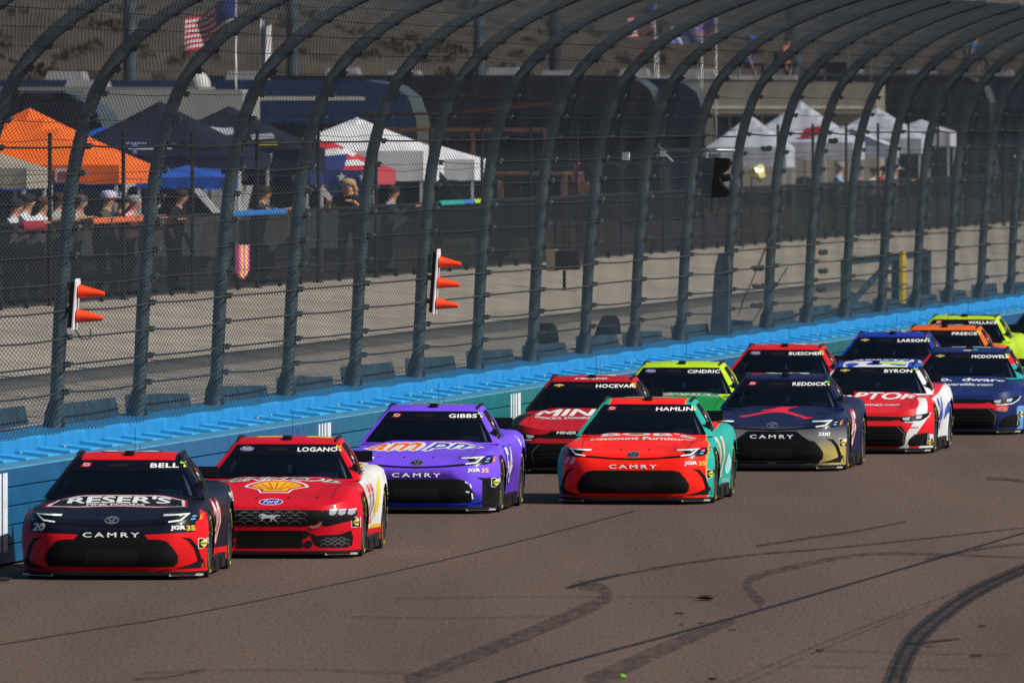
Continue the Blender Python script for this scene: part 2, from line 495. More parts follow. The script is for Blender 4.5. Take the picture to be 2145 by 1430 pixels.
for k in range(n_st):
    if k == 0: strap0.location = (0, 0, 1.02); continue
    o = link_copy(strap0, 'cover_plate', (0, k * 1.53, 1.02 + random.uniform(-.008, .008)), None, bar)
    if random.random() < .25: link_copy(bolt0, 'bolt', (-.40 - random.uniform(0, .2), random.uniform(.05, .5), .1), None, o)
# emblem of four white upright bars
M_WHT = mat('emblem_white', (.62, .66, .7), .5, var=.12, scale=5)
for sc_, h in ((0.0, .86), (24.9, .86), (43.6, .86), (62.3, .86), (81, .86)):
    for k, wd in enumerate((.13, .13, .17, .30)):
        o = MB().box((0.0035, sc_ - S0 - .55 + (0, .26, .52, .86)[k], .15 + h / 2), (.004, wd, h)).build('emblem_bar', M_WHT, bar)
# ---------------------------------------------------------- concrete wall
cw = thing('concrete_wall', 'bright blue concrete wall standing under the catch fence', 'wall', wp(S0, -0.72), -WA)
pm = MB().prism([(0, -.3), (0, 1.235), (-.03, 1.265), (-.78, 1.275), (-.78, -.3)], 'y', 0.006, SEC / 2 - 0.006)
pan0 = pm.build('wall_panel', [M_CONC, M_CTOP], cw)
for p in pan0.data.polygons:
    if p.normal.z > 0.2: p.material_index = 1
for k in range(1, NS * 2): link_copy(pan0, 'wall_panel', (0, k * SEC / 2, 0), None, cw)
# ---------------------------------------------------------- catch fence
PF_L = [(0, -.03), (0, 0.01), (.02, .22), (.08, 1.42), (.14, 2.2), (.225, 2.95), (.34, 3.45), (.52, 3.95), (.76, 4.30), (1.07, 4.60), (1.50, 4.90), (2.0, 5.14), (2.55, 5.35), (3.1, 5.52)]
_seg = [0]
for a, b in zip(PF_L, PF_L[1:]): _seg.append(_seg[-1] + math.dist(a, b))
PFX = hermite(_seg, [p[0] for p in PF_L]); PFZ = hermite(_seg, [p[1] for p in PF_L]); PLEN = _seg[-1]
FZ = 1.268; FQ = -1.12
def galv(name, c1, c2, rough=.5):
    return mat(name, c1, rough, metal=.25, col2=c2, scale=5, bump=.3)
M_POST = galv('galvanised_post', (.020, .040, .055), (.10, .14, .16))
M_WIRE = mat('chain_link_wire', (.048, .068, .082), .45, metal=.3)
M_CABLE = mat('steel_cable', (.035, .035, .033), .6)
M_PLATE = mat('blue_steel_plate', (.024, .055, .08), .7, var=.4, scale=3)
fence = thing('catch_fence', 'tall curved steel catch fence of chain link with cables above the blue wall', 'fence', wp(S0, FQ, FZ), -WA)
pb = MB(); ls = np.linspace(0, PLEN, 30)
pb.tube([(float(PFX(l)), 0, float(PFZ(l))) for l in ls], [.084] * 12 + [.080] * 10 + [.074] * 8, 10)
post0 = pb.build('post', M_POST, fence, True, 50)
gm = MB()
gm.prism([(.13, .012), (-.13, .012), (-.11, .18), (-.06, .32), (.07, .26), (.12, .1)], 'y', -.018, .018)
gus0 = gm.build('gusset', M_POST, post0)
bk = MB()
CAB = [0.42 + i * 0.318 for i in range(int((PLEN - .8) / .318))]
for l in CAB:
    x, z = float(PFX(l + .03)), float(PFZ(l + .03))
    bk.box((x + .115, 0, z), (.05, .10, .07)); bk.box((x + .14, .02, z + .015), (.035, .16, .03))
bra0 = bk.build('cable_bracket', M_POST, post0)
bra0['kind'] = 'stuff'
# chain link for one bay, shared by every bay
dy, dl = SEC / 24, 0.0285
rows = int((PLEN - .02) / dl); cols = 24
P_ = np.zeros((rows + 1, cols * 2 + 1, 3))
for i in range(rows + 1):
    l = i * dl; x = float(PFX(l)) + .125 + .26 * max(0, 1 - l / 1.1)**1.5; z = float(PFZ(l))
    for j in range(cols * 2 + 1):
        yy = j * dy / 2
        P_[i, j] = (x + .03 * math.sin(yy * 2.1 + i * .05) * .3, yy, z)
segs = []
for i in range(rows):
    for j in range(cols * 2):
        if (i + j) % 2 == 0: segs.append((P_[i, j], P_[i + 1, j + 1]))
        else: segs.append((P_[i + 1, j], P_[i, j + 1]))
A = np.array([s_[0] for s_ in segs]); B = np.array([s_[1] for s_ in segs])
d = B - A; d /= np.linalg.norm(d, axis=1)[:, None]
u_ = np.cross(d, np.array([1., 0, 0])); u_ /= np.linalg.norm(u_, axis=1)[:, None]
v_ = np.cross(d, u_)
WR_ = 0.0040
vv = []
for k in range(3):
    t = 2 * math.pi * k / 3
    o_ = (u_ * math.cos(t) + v_ * math.sin(t)) * WR_
    vv += [A + o_, B + o_]
n = len(A); VV = np.stack(vv, 1).reshape(-1, 3)       # per seg: A0 B0 A1 B1 A2 B2
base = (np.arange(n) * 6)[:, None]
FF = np.concatenate([base + np.array([0, 1, 3, 2]), base + np.array([2, 3, 5, 4]), base + np.array([4, 5, 1, 0])])
me = bpy.data.meshes.new('chain_link')
me.from_pydata(VV.tolist(), [], FF.tolist()); me.materials.append(M_WIRE)
link0 = bpy.data.objects.new('chain_link', me); COL.objects.link(link0); link0.parent = fence; link0['kind'] = 'stuff'
# back plate for one bay
pl = MB().prism([(.45, -.02), (5.6, -.02), (5.5, .20), (.6, .25)], 'x', 0, .02)
plate0 = pl.build('back_plate', M_PLATE, fence)
NP = 29
for k in range(NP):
    if k == 0: p = post0
    else:
        p = link_copy(post0, 'post', (0, k * SEC, 0), (0, 0, random.uniform(-.06, .06)), fence)
        link_copy(gus0, 'gusset', None, None, p); b_ = link_copy(bra0, 'cable_bracket', None, None, p); b_['kind'] = 'stuff'
    if k < NP - 1:
        if k: c_ = link_copy(link0, 'chain_link', (0, k * SEC, 0), None, fence); c_['kind'] = 'stuff'
        if k: link_copy(plate0, 'back_plate', (-.18, k * SEC + random.uniform(-.3, .3), random.uniform(-.03, .02)), (random.uniform(-.012, .012), R(-8 + random.uniform(-3, 3)), 0), fence)
plate0.location = (-.18, 0, 0)
for ci, l in enumerate(CAB):
    x, z = float(PFX(l + .03)) + .15, float(PFZ(l + .03))
    pts = []
    for k in range(NP - 1):
        sag = random.uniform(.0, .035)
        for t in (0, .2, .4, .6, .8): pts.append((x, (k + t) * SEC, z - sag * math.sin(math.pi * t)))
    pts.append((x, (NP - 1) * SEC, z))
    MB().tube(pts, .0125 if ci in (0, 1, 2, 3, 9) else .0045, 5).build('cable', M_CABLE, fence)
# end braces and turnbuckles where the cables are tied off
def fl(px, py, dq=0.0):
    """local fence coordinates of a picture point on the fence plane"""
    s_, D = hit(px, FQ + .15 + dq)
    return Vector((.15 + dq, s_ - S0, zpx(py, D) - FZ))
for a, b in (((1552, 640), (1640, 440)), ((1545, 660), (1612, 500)), ((1560, 700), (1650, 560)), ((1548, 735), (1640, 660)), ((1555, 520), (1600, 400))):
    MB().tube([fl(*a), fl(*b)], .011, 5).build('brace_cable', M_CABLE, fence)
for px, py, dx in ((1588, 562, 14), (1590, 600, 14), (1586, 640, 13), (1724, 529, 9), (1724, 568, 9), (1720, 607, 9), (1605, 312, 11), (1745, 296, 9)):
    a, b = fl(px - dx, py - 2), fl(px + dx, py - 3); mid = (a + b) / 2; mid.z -= .03
    tb = MB().tube([a, a.lerp(mid, .5), mid, mid.lerp(b, .5), b], [.015, .05, .03, .055, .015], 7)
    tb.build('turnbuckle', M_CABLE, fence)
# the strengthened tie-off post
s_, D = hit(1505, FQ)
kk = MB().prism([(.17, .0), (.19, 1.1), (.17, 1.32), (.02, 1.32), (-.04, 1.1), (-.12, 0)], 'y', s_ - S0 - .18, s_ - S0 + .18).build('tie_off_post', M_POST, fence)

# ---------------------------------------------------------- bank, terrace, hill
M_BANK = mat('bank_concrete', (.30, .262, .212), .9, var=.2, scale=.9, stretch=(1, .35, 1), bump=.3)
def sheet(name, rows_, m, s0=-60, s1=520, ns=60, jitter=0.0):
    V = []; F = []
    for i in range(ns + 1):
        s_ = s0 + (s1 - s0) * i / ns
        for q, z in rows_:
            V.append(wp(s_, q, z + (random.uniform(-jitter, jitter) if jitter else 0)))
    k = len(rows_)
    for i in range(ns):
        for j in range(k - 1): F.append((i * k + j, i * k + j + 1, (i + 1) * k + j + 1, (i + 1) * k + j))
    return structure(mesh_obj(name, V, F, m))
sheet('embankment', [(-1.46, -.1), (-1.48, .9), (-1.6, 1.17), (-2.4, 1.24), (-6, 1.56), (-9.6, 1.86), (-10.8, 1.9)], M_BANK)
M_TERRACE = mat('terrace_dirt', (.16, .125, .095), .95, var=.3, scale=.6)
sheet('terrace', [(-10.8, 1.895), (-14, 1.9), (-30, 1.95), (-46, 2.0)], M_TERRACE)
def hill_mat():
    m = mat('hill_dirt', (.15, .118, .085), 1.0, spec=.1)
    n = m.node_tree.nodes; l = m.node_tree.links; b = n['Principled BSDF']
    tc = n.new('ShaderNodeTexCoord')
    n1 = n.new('ShaderNodeTexNoise'); n1.inputs['Scale'].default_value = .35; n1.inputs['Detail'].default_value = 8; n1.inputs['Roughness'].default_value = .7
    l.new(tc.outputs['Object'], n1.inputs['Vector'])
    cr = n.new('ShaderNodeValToRGB'); e = cr.color_ramp.elements
    e[0].position = .36; e[0].color = (.030, .027, .022, 1); e[1].position = .66; e[1].color = (.098, .082, .064, 1)
    k = e.new(.48); k.color = (.068, .058, .046, 1)
    l.new(n1.outputs['Fac'], cr.inputs[0]); l.new(cr.outputs[0], b.inputs['Base Color'])
    bp = n.new('ShaderNodeBump'); bp.inputs['Strength'].default_value = .8; bp.inputs['Distance'].default_value = .4
    l.new(n1.outputs['Fac'], bp.inputs['Height']); l.new(bp.outputs[0], b.inputs['Normal'])
    return m
M_HILL = hill_mat()
V = []; F = []; NSH, NQ = 150, 26
hz = lambda s_, q: 2.0 + max(0, -q - 44) * .30 + .9 * math.sin(s_ * .045) * min(1, (-q - 44) / 14) + .5 * math.sin(s_ * .13 + q * .21) * min(1, (-q - 44) / 14)
for i in range(NSH + 1):
    s_ = 60 + 1000 * i / NSH
    for j in range(NQ + 1):
        q = -44 - 150 * (j / NQ) ** 1.5
        V.append(wp(s_, q, hz(s_, q) + random.uniform(-.12, .12)))
for i in range(NSH):
    for j in range(NQ):
        a = i * (NQ + 1) + j; F.append((a, a + 1, a + NQ + 2, a + NQ + 1))
structure(mesh_obj('hillside', V, F, M_HILL, None, True))
# scrub on the hillside: nobody could count it
bv = []; bf = []
M_BUSH = mat('desert_scrub', (.05, .048, .028), .95, var=.4, scale=1.5)
for _ in range(420):
    px = random.uniform(-150, 2300); q = -44.5 - 26 * random.random() ** 1.2
    s_, D = hit(px, q); c = wp(s_, q, hz(s_, q)); r_ = random.uniform(.2, .7) * (1.0 if random.random() < .8 else 1.5)
    for _k in range(46):
        a = random.uniform(0, 6.28); e = random.uniform(.1, 1.3); rr = r_ * random.uniform(.5, 1)
        p = c + Vector((math.cos(a) * math.cos(e) * rr, math.sin(a) * math.cos(e) * rr, math.sin(e) * rr * .8))
        t = Vector((random.uniform(-1, 1), random.uniform(-1, 1), random.uniform(-1, 1))).normalized() * r_ * .22
        u2 = t.cross(Vector((random.uniform(-1, 1), random.uniform(-1, 1), random.uniform(-1, 1)))).normalized() * r_ * .12
        b0 = len(bv); bv += [p - t, p + u2, p + t, p - u2]; bf.append((b0, b0 + 1, b0 + 2, b0 + 3))
o = mesh_obj('scrub', bv, bf, M_BUSH); o['kind'] = 'stuff'; tag(o, 'sparse dark desert scrub dotted over the brown hillside', 'scrub')
# ============================================================ STOCK CARS
CL = 4.88
AX_F, AX_R, TR = 0.93, 3.72, 0.352
LIFT = 0.020                      # ride height of the shell over the wheels' datum
def plan_nose(a): return 0.035 * a**2 + 0.40 * a**7
MK = {
 'camry': dict(zc=hermite([0, .10, .5, 1.0, 1.52, 2.2, 3.4, 4.0, 4.6, 4.88], [.585, .605, .675, .755, .84, .86, .88, .945, .975, .965]),
               zf=hermite([0, .12, .35, .7, .95, 1.3, 1.7, 2.2, 3.0, 3.5, 3.9, 4.4, 4.88], [.655, .675, .695, .745, .762, .765, .79, .83, .85, .89, .915, .915, .88]),
               prof=hermite([0, .30, .62, .8, 1], [.05, .0, .01, .035, .13])),
 'mustang': dict(zc=hermite([0, .08, .5, 1.0, 1.52, 2.2, 3.4, 4.0, 4.6, 4.88], [.53, .565, .655, .745, .84, .86, .88, .945, .975, .965]),
               zf=hermite([0, .12, .35, .7, .95, 1.3, 1.7, 2.2, 3.0, 3.5, 3.9, 4.4, 4.88], [.535, .575, .65, .74, .775, .775, .795, .83, .85, .89, .915, .915, .88]),
               prof=hermite([0, .35, .5, .8, 1], [.03, .03, .02, .0, .04])),
 'camaro': dict(zc=hermite([0, .09, .5, 1.0, 1.52, 2.2, 3.4, 4.0, 4.6, 4.88], [.55, .58, .66, .745, .84, .86, .88, .945, .975, .965]),
               zf=hermite([0, .12, .35, .7, .95, 1.3, 1.7, 2.2, 3.0, 3.5, 3.9, 4.4, 4.88], [.585, .62, .67, .75, .775, .775, .795, .83, .85, .89, .915, .915, .88]),
               prof=hermite([0, .3, .6, .8, 1], [.04, .0, .0, .03, .07])),
}
F_W = hermite([0, .3, .6, .95, 1.4, 1.9, 2.6, 3.2, 3.75, 4.3, 4.88], [.93, .95, .98, .995, .985, .955, .95, .975, 1.0, .985, .93])
F_ZB = hermite([0, .6, 1.2, 4.2, 4.88], [.06, .06, .09, .11, .2])
F_SEC = hermite([0, .25, .6, .82, 1], [.972, .985, 1.0, .992, .955])
def cubegrid(U, Vc, W, fn):
    nu, nv, nw = len(U) - 1, len(Vc) - 1, len(W) - 1
    idx = {}; key = []
    def g(i, j, k):
        t = (i, j, k)
        if t not in idx: idx[t] = len(key); key.append(t)
        return idx[t]
    F = []; tagf = []
    for i in range(nu):
        for j in range(nv): F.append((g(i, j, nw), g(i + 1, j, nw), g(i + 1, j + 1, nw), g(i, j + 1, nw))); tagf.append('top')
    for i in range(nu):
        for k in range(nw):
            F.append((g(i, 0, k), g(i + 1, 0, k), g(i + 1, 0, k + 1), g(i, 0, k + 1))); tagf.append('front')
            F.append((g(i + 1, nv, k), g(i, nv, k), g(i, nv, k + 1), g(i + 1, nv, k + 1))); tagf.append('back')
    for j in range(nv):
        for k in range(nw):
            F.append((g(0, j + 1, k), g(0, j, k), g(0, j, k + 1), g(0, j + 1, k + 1))); tagf.append('right')
            F.append((g(nu, j, k), g(nu, j + 1, k), g(nu, j + 1, k + 1), g(nu, j, k + 1))); tagf.append('left')
    K = np.array(key)
    u = np.array(U)[K[:, 0]]; v = np.array(Vc)[K[:, 1]]; ww = np.array(W)[K[:, 2]]
    return fn(u, v, ww), F, tagf, K
def body_fn(mk):
    d = MK[mk]
    def fn(u, v, w):
        a = np.abs(u)
        yf = plan_nose(a) + d['prof'](w) * (1 - .55 * a**5)
        yb = CL - .25 * a**6 - .05 * w
        y = yf + v * (yb - yf)
        g = sstep(.42, .84, a)
        ztop = d['zc'](y) * (1 - g) + d['zf'](y) * g + .012 * np.cos(a * 2.4) * sstep(.2, 1.0, y) * (1 - sstep(1.3, 1.6, y))
        ztop = ztop - .085 * (np.clip(a - .86, 0, 1) / .14)**2 * (1 - .3 * sstep(2, 3.4, y))
        zb = F_ZB(y)
        z = zb + (ztop - zb) * w
        x = u * F_W(y) * F_SEC(w)
        # door skin tucks in, fender lips flare out
        for ay in (AX_F, AX_R):
            r_ = np.hypot(y - ay, z + LIFT - TR)
            x = x + np.sign(u) * (a > .999) * .018 * np.exp(-((r_ - .40) / .05)**2)
        dr = sstep(1.5, 1.9, y) * (1 - sstep(2.9, 3.3, y)) * sstep(.0, .2, .55 - z)
        x = x - np.sign(u) * (a > .999) * .03 * dr
        return np.stack([x, y, z], 1)
    return fn
GU = [-1, -.965, -.93] + list(np.linspace(-.93, .93, 23))[1:-1] + [.93, .965, 1]
GV = list(np.concatenate([np.linspace(0, .12, 4), np.linspace(.12, .52, 13)[1:], np.linspace(.52, .60, 3)[1:], np.linspace(.60, .82, 8)[1:], np.linspace(.82, 1, 6)[1:]]))
GW = [0, .04] + list(np.linspace(.04, .95, 14))[1:] + [1]
F_WB = hermite([1.4, 1.8, 2.3, 3.2, 4.2], [.845, .865, .85, .81, .66])
F_WT = hermite([2.0, 2.35, 2.8, 3.4], [.555, .57, .575, .55])
F_ZR = hermite([2.0, 2.30, 2.55, 2.85, 3.35], [1.185, 1.22, 1.26, 1.273, 1.24])
def green_fn(u, v, w):
    a = np.abs(u)
    w2 = w + .05 * np.sin(np.pi * w)
    yf = (1.50 + .26 * a**2.4) * (1 - w) + (2.27 + .10 * a**2.4) * w
    yr = (4.15 - .18 * a**2) * (1 - w) + (3.34 - .05 * a**2) * w
    y = yf + v * (yr - yf)
    hw = F_WB(y) * (1 - w) + F_WT(np.clip(y, 2.0, 3.4)) * w + .02 * np.sin(np.pi * w)
    zt = F_ZR(y) - .022 * a**3
    z = .80 * (1 - w2) + zt * w2
    z = np.minimum(z, zt)
    return np.stack([u * hw, y, z], 1)
GEO = {}
def car_geo(mk):
    if mk in GEO: return GEO[mk]
    U = np.concatenate([-np.array([1, .975, .94, .9, .85])[::1], np.linspace(-.8, .8, 31), np.array([.85, .9, .94, .975, 1])])
    Vc = np.linspace(0, 1, 96); W = np.concatenate([np.linspace(0, .8, 15), [.85, .9, .945, .975, 1]])
    P, F, T, K = cubegrid(U, Vc, W, body_fn(mk))
    P[:, 2] += LIFT
    side = (K[:, 0] == 0) | (K[:, 0] == len(U) - 1)
    AR = .388
    for ay in (AX_F, AX_R):
        r_ = np.hypot(P[:, 1] - ay, P[:, 2] - TR)
        s_ = side & (np.abs(r_ - AR) < .03)
        P[s_, 1] = ay + (P[s_, 1] - ay) * AR / r_[s_]; P[s_, 2] = TR + (P[s_, 2] - TR) * AR / r_[s_]
    keep = []; slot = []
    for f, t in zip(F, T):
        c = P[list(f)].mean(0)
        if t in ('left', 'right') and min(math.hypot(c[1] - AX_F, c[2] - TR), math.hypot(c[1] - AX_R, c[2] - TR)) < AR - .004: continue
        keep.append(f)
        slot.append(1 if (t == 'top' and 1.62 + .25 * (abs(c[0]) / .8)**2.4 < c[1] < 4.0 and abs(c[0]) < F_WB(c[1]) - .02) else 0)
    G, GF, GT, GK = cubegrid(GU, GV, GW, green_fn)
    G[:, 2] += LIFT
    shell = []; ws = []; sw = []; qw = []; rw = []
    for f, t in zip(GF, GT):
        c = G[list(f)].mean(0); ks = GK[list(f)]
        um = np.mean([GU[i] for i in ks[:, 0]]); vm = np.mean([GV[j] for j in ks[:, 1]]); wm = np.mean([GW[k] for k in ks[:, 2]])
        if t == 'front' and abs(um) < .93 and .04 < wm < .95: ws.append(f)
        elif t in ('left', 'right') and .12 < vm < .52 and .10 < wm < .88: sw.append(f)
        elif t in ('left', 'right') and .60 < vm < .82 and .12 < wm < .80: qw.append(f)
        elif t == 'back' and abs(um) < .88 and .08 < wm < .92: rw.append(f)
        else: shell.append(f)
    allv = [tuple(p) for p in P] + [tuple(p) for p in G]
    b = len(P)
    tree = BVHTree.FromPolygons([Vector(p) for p in allv], list(keep) + [tuple(b + i for i in f) for f in GF])
    GEO[mk] = dict(P=P, F=keep, slot=slot, G=G, shell=shell, ws=ws, sw=sw, qw=qw, rw=rw, tree=tree)
    return GEO[mk]
M_BLK = mat('gloss_black', (.003, .0035, .005), .3, coat=.15, spec=.3)
M_BAN = mat('banner_black', (.003, .0045, .010), .5, spec=.1)
M_MATT = mat('matt_black', (.005, .005, .006), .75, spec=.2)
M_GRILLE = mat('grille_black', (.002, .002, .0025), .6, spec=.2)
M_CARBON = mat('dark_composite', (.008, .008, .009), .5, var=.3, scale=20)
M_INT = mat('cabin_sky_tint', (.012, .018, .045), .8)  # dark cabin; its navy base colour stands in for sky reflected in the windshield
M_SEAT = mat('seat_grey', (.14, .15, .17), .7)
M_PAD = mat('pale_pad', (.8, .8, .74), .6)
M_TYRE = mat('tyre_rubber', (.018, .018, .018), .75, var=.3, scale=10)
M_RIM = mat('wheel_alloy', (.09, .09, .095), .35, metal=.7)
M_YEL = mat('tyre_lettering', (.5, .4, .02), .7)
M_SIL = mat('scuffed_silver', (.5, .5, .52), .35, metal=.5, var=.4, scale=25)
M_WHITE = mat('decal_white', (.74, .75, .76), .4, coat=.3)
M_LAMP = mat('lamp_white', (.72, .85, .86), .25)
M_CHROME = mat('chrome', (.72, .74, .77), .15, metal=.9)
M_GOLD = mat('decal_gold', (.6, .42, .05), .45)
M_AMBER = mat('amber_lens', (.75, .2, .015), .3)
M_GREY = mat('grille_grey', (.16, .16, .165), .4, metal=.4)
M_ORED = mat('badge_red', (.5, .02, .04), .4)
M_BLUEL = mat('lamp_blue', (.12, .35, .65), .2)
def glass_mat():
    m = bpy.data.materials.new('tinted_glass'); m.use_nodes = True
    n = m.node_tree.nodes; l = m.node_tree.links
    for x in list(n):
        if x.type != 'OUTPUT_MATERIAL': n.remove(x)
    out = [x for x in n if x.type == 'OUTPUT_MATERIAL'][0]
    tr = n.new('ShaderNodeBsdfTransparent'); tr.inputs[0].default_value = (.60, .68, .82, 1)
    gl = n.new('ShaderNodeBsdfGlossy'); gl.inputs['Roughness'].default_value = .04; gl.inputs[0].default_value = (.9, .95, 1, 1)
    fr = n.new('ShaderNodeFresnel'); fr.inputs['IOR'].default_value = 1.62
    mx = n.new('ShaderNodeMixShader'); l.new(fr.outputs[0], mx.inputs[0]); l.new(tr.outputs[0], mx.inputs[1]); l.new(gl.outputs[0], mx.inputs[2])
    l.new(mx.outputs[0], out.inputs[0]); return m
M_GLASS = glass_mat()
def paint_mat(name, base, cols):
    """livery paint: up to four printed areas given by signed fields m1..m4"""
    m = mat(name, base, .45, coat=.16, spec=.15)
    n = m.node_tree.nodes; l = m.node_tree.links; b = n['Principled BSDF']
    prev = None
    for i, c in enumerate(cols):
        at = n.new('ShaderNodeAttribute'); at.attribute_name = 'm%d' % (i + 1)
        soft = c[3] if len(c) > 3 else .003
        mr = n.new('ShaderNodeMapRange'); mr.inputs['From Min'].default_value = -soft; mr.inputs['From Max'].default_value = soft
        l.new(at.outputs['Fac'], mr.inputs['Value'])
        mx = n.new('ShaderNodeMix'); mx.data_type = 'RGBA'
        l.new(mr.outputs[0], mx.inputs['Factor'])
        if prev is None: mx.inputs['A'].default_value = (*base, 1)
        else: l.new(prev, mx.inputs['A'])
        mx.inputs['B'].default_value = (*c[:3], 1); prev = mx.outputs['Result']
    # road grime and rubber specks
    tc = n.new('ShaderNodeTexCoord')
    no = n.new('ShaderNodeTexNoise'); no.inputs['Scale'].default_value = 22; no.inputs['Detail'].default_value = 3; no.inputs['Roughness'].default_value = .7
    l.new(tc.outputs['Object'], no.inputs['Vector'])
    cr = n.new('ShaderNodeValToRGB'); e = cr.color_ramp.elements
    e[0].position = .69; e[0].color = (0, 0, 0, 1); e[1].position = .72; e[1].color = (.8, .8, .8, 1)
    l.new(no.outputs['Fac'], cr.inputs[0])
    n2 = n.new('ShaderNodeTexNoise'); n2.inputs['Scale'].default_value = 2.2; n2.inputs['Detail'].default_value = 6
    l.new(tc.outputs['Object'], n2.inputs['Vector'])
    c2 = n.new('ShaderNodeValToRGB'); e = c2.color_ramp.elements
    e[0].position = .45; e[0].color = (0, 0, 0, 1); e[1].position = .75; e[1].color = (.24, .24, .24, 1)
    l.new(n2.outputs['Fac'], c2.inputs[0])
    ad = n.new('ShaderNodeMath'); ad.operation = 'MAXIMUM'; l.new(cr.outputs[0], ad.inputs[0]); l.new(c2.outputs[0], ad.inputs[1])
    mx = n.new('ShaderNodeMix'); mx.data_type = 'RGBA'; l.new(ad.outputs[0], mx.inputs['Factor'])
    if prev is None: mx.inputs['A'].default_value = (*base, 1)
    else: l.new(prev, mx.inputs['A'])
    mx.inputs['B'].default_value = (.016, .014, .013, 1)
    l.new(mx.outputs['Result'], b.inputs['Base Color'])
    return m
def set_fields(o, P, fields):
    for i, fn in enumerate(fields):
        at = o.data.attributes.new('m%d' % (i + 1), 'FLOAT', 'POINT')
        at.data.foreach_set('value', np.asarray(fn(P[:, 0], P[:, 1], P[:, 2] - LIFT), dtype=np.float32).ravel())
class Car: pass
RAY = {'front': (lambda a, b: Vector((a, -3, b + LIFT)), Vector((0, 1, 0))), 'top': (lambda a, b: Vector((a, b, 4)), Vector((0, 0, -1))),
       'left': (lambda a, b: Vector((4, a, b + LIFT)), Vector((-1, 0, 0))), 'right': (lambda a, b: Vector((-4, a, b + LIFT)), Vector((1, 0, 0)))}
def deco(c, name, V, T, mode, m, off=.004, parent=None, mx=.09, label=None):
    V, T = split_tris(V, T, mx)
    org, dr = RAY[mode]; tree = c.geo['tree']
    out = []; ok = []
    for p_ in V:
        a, b = p_[0], p_[1]; lay = p_[2] * .0005 if len(p_) > 2 else 0.0
        h, nn, i, ds = tree.ray_cast(org(a, b), dr)
        if h is None: out.append((0, 0, 0)); ok.append(False); continue
        if nn.dot(dr) > 0: nn = -nn
        out.append(tuple(h + nn * (off * .5 + lay))); ok.append(True)
    T2 = []
    for t in T:
        if not all(ok[i] for i in t): continue
        # keep facing outwards, drop faces that jump across an edge
        p = [Vector(out[i]) for i in t]
        if max((p[0] - p[1]).length, (p[1] - p[2]).length, (p[0] - p[2]).length) > mx * 6 + .25: continue
        n_ = (p[1] - p[0]).cross(p[2] - p[0])
        T2.append(t if n_.dot(dr) < 0 else (t[0], t[2], t[1]))
    if not T2: return None
    used = sorted({i for t in T2 for i in t}); mp = {k: i for i, k in enumerate(used)}
    o = mesh_obj(name, [out[i] for i in used], [tuple(mp[i] for i in t) for t in T2], m, parent or c.root, True)
    if label: o['label'] = label
    return o
def dpoly(c, name, polys, mode, m, off=.004, parent=None, mx=.07, mirror=False):
    if mirror: polys = polys + [[(-x, y) for x, y in p][::-1] for p in polys]
    V, T = poly_tris(polys, mx)
    return deco(c, name, V, T, mode, m, off, parent, mx)
def dstroke(c, name, pts, wd, mode, m, off=.006, parent=None, closed=False):
    if closed: pts = list(pts) + [pts[0]]
    return dpoly(c, name, ribbon2(pts, wd), mode, m, off, parent)
def dtext(c, name, body, cx, cy, wd, ht, mode, m, off=.007, bold=.03, shear=0.0, rot=0.0, parent=None, bend=0.0, flip=False, spacing=1.0):
    v, t = text_fit(body, wd, ht, bold, shear, spacing)
    cs, sn = math.cos(rot), math.sin(rot)
    V = []
    for p in v:
        x, y, ly = p
        if flip: y = -y
        y += bend * (x / (wd / 2))**2
        V.append((cx + x * cs - y * sn, cy + x * sn + y * cs, ly))
    return deco(c, name, V, t, mode, m, off, parent)
def ell(cx, cy, rx, ry, n=24): return [(cx + rx * math.cos(2 * math.pi * i / n), cy + ry * math.sin(2 * math.pi * i / n)) for i in range(n)]
def rrect(x0, y0, x1, y1): return [(x0, y0), (x1, y0), (x1, y1), (x0, y1)]
def build_wheel(c, x, y, sgn):
    r_ = bpy.data.objects.new('wheel', None); COL.objects.link(r_); r_.parent = c.root; r_.location = (x, y, TR); r_.empty_display_size = .1
    if sgn < 0: r_.rotation_euler = (0, 0, math.pi)
    if 'tyre' not in GEO:
        M = Matrix.Rotation(R(90), 4, 'Y')
        t = MB().lathe([(.235, -.15), (.31, -.155), (.343, -.14), (TR, -.11), (TR, .11), (.343, .14), (.31, .155), (.235, .15), (.225, .10), (.225, -.10)], n=32, M=M)
        t.f = t.f[:-2]
        for j in range(32): t.f.append((9 * 32 + j, 9 * 32 + (j + 1) % 32, (j + 1) % 32, j))
        ri = MB().lathe([(.236, .135), (.228, .15), (.212, .15), (.205, .10), (.19, .06), (.07, .075), (.055, .12), (.03, .125)], n=30, M=M)
        for k in range(10):
            a = 2 * math.pi * k / 10
            ri.tube([(.085, .05 * math.cos(a), .05 * math.sin(a)), (.11, .13 * math.cos(a), .13 * math.sin(a)), (.125, .212 * math.cos(a), .212 * math.sin(a))], [.022, .018, .022], 5)
        ye = MB()
        for a0 in (.3, .3 + math.pi):
            for k in range(9):
                if k == 4: continue
                a = a0 + k * .19
                q = [Vector((.159, rr * math.cos(t_), rr * math.sin(t_))) for rr, t_ in ((.27, a), (.27, a + .13), (.305, a + .13), (.305, a))]
                ye.add(q, [(0, 1, 2, 3)])
        GEO['tyre'] = (t, ri, ye)
        ot = t.build('tyre', M_TYRE, r_, True, 40); orr = ri.build('rim', M_RIM, r_, True, 40); oy = ye.build('tyre_lettering', M_YEL, r_)
        GEO['tyre_o'] = (ot, orr, oy)
    else:
        for o, nm in zip(GEO['tyre_o'], ('tyre', 'rim', 'tyre_lettering')): link_copy(o, nm, None, None, r_)
    return r_
SHARED = {}
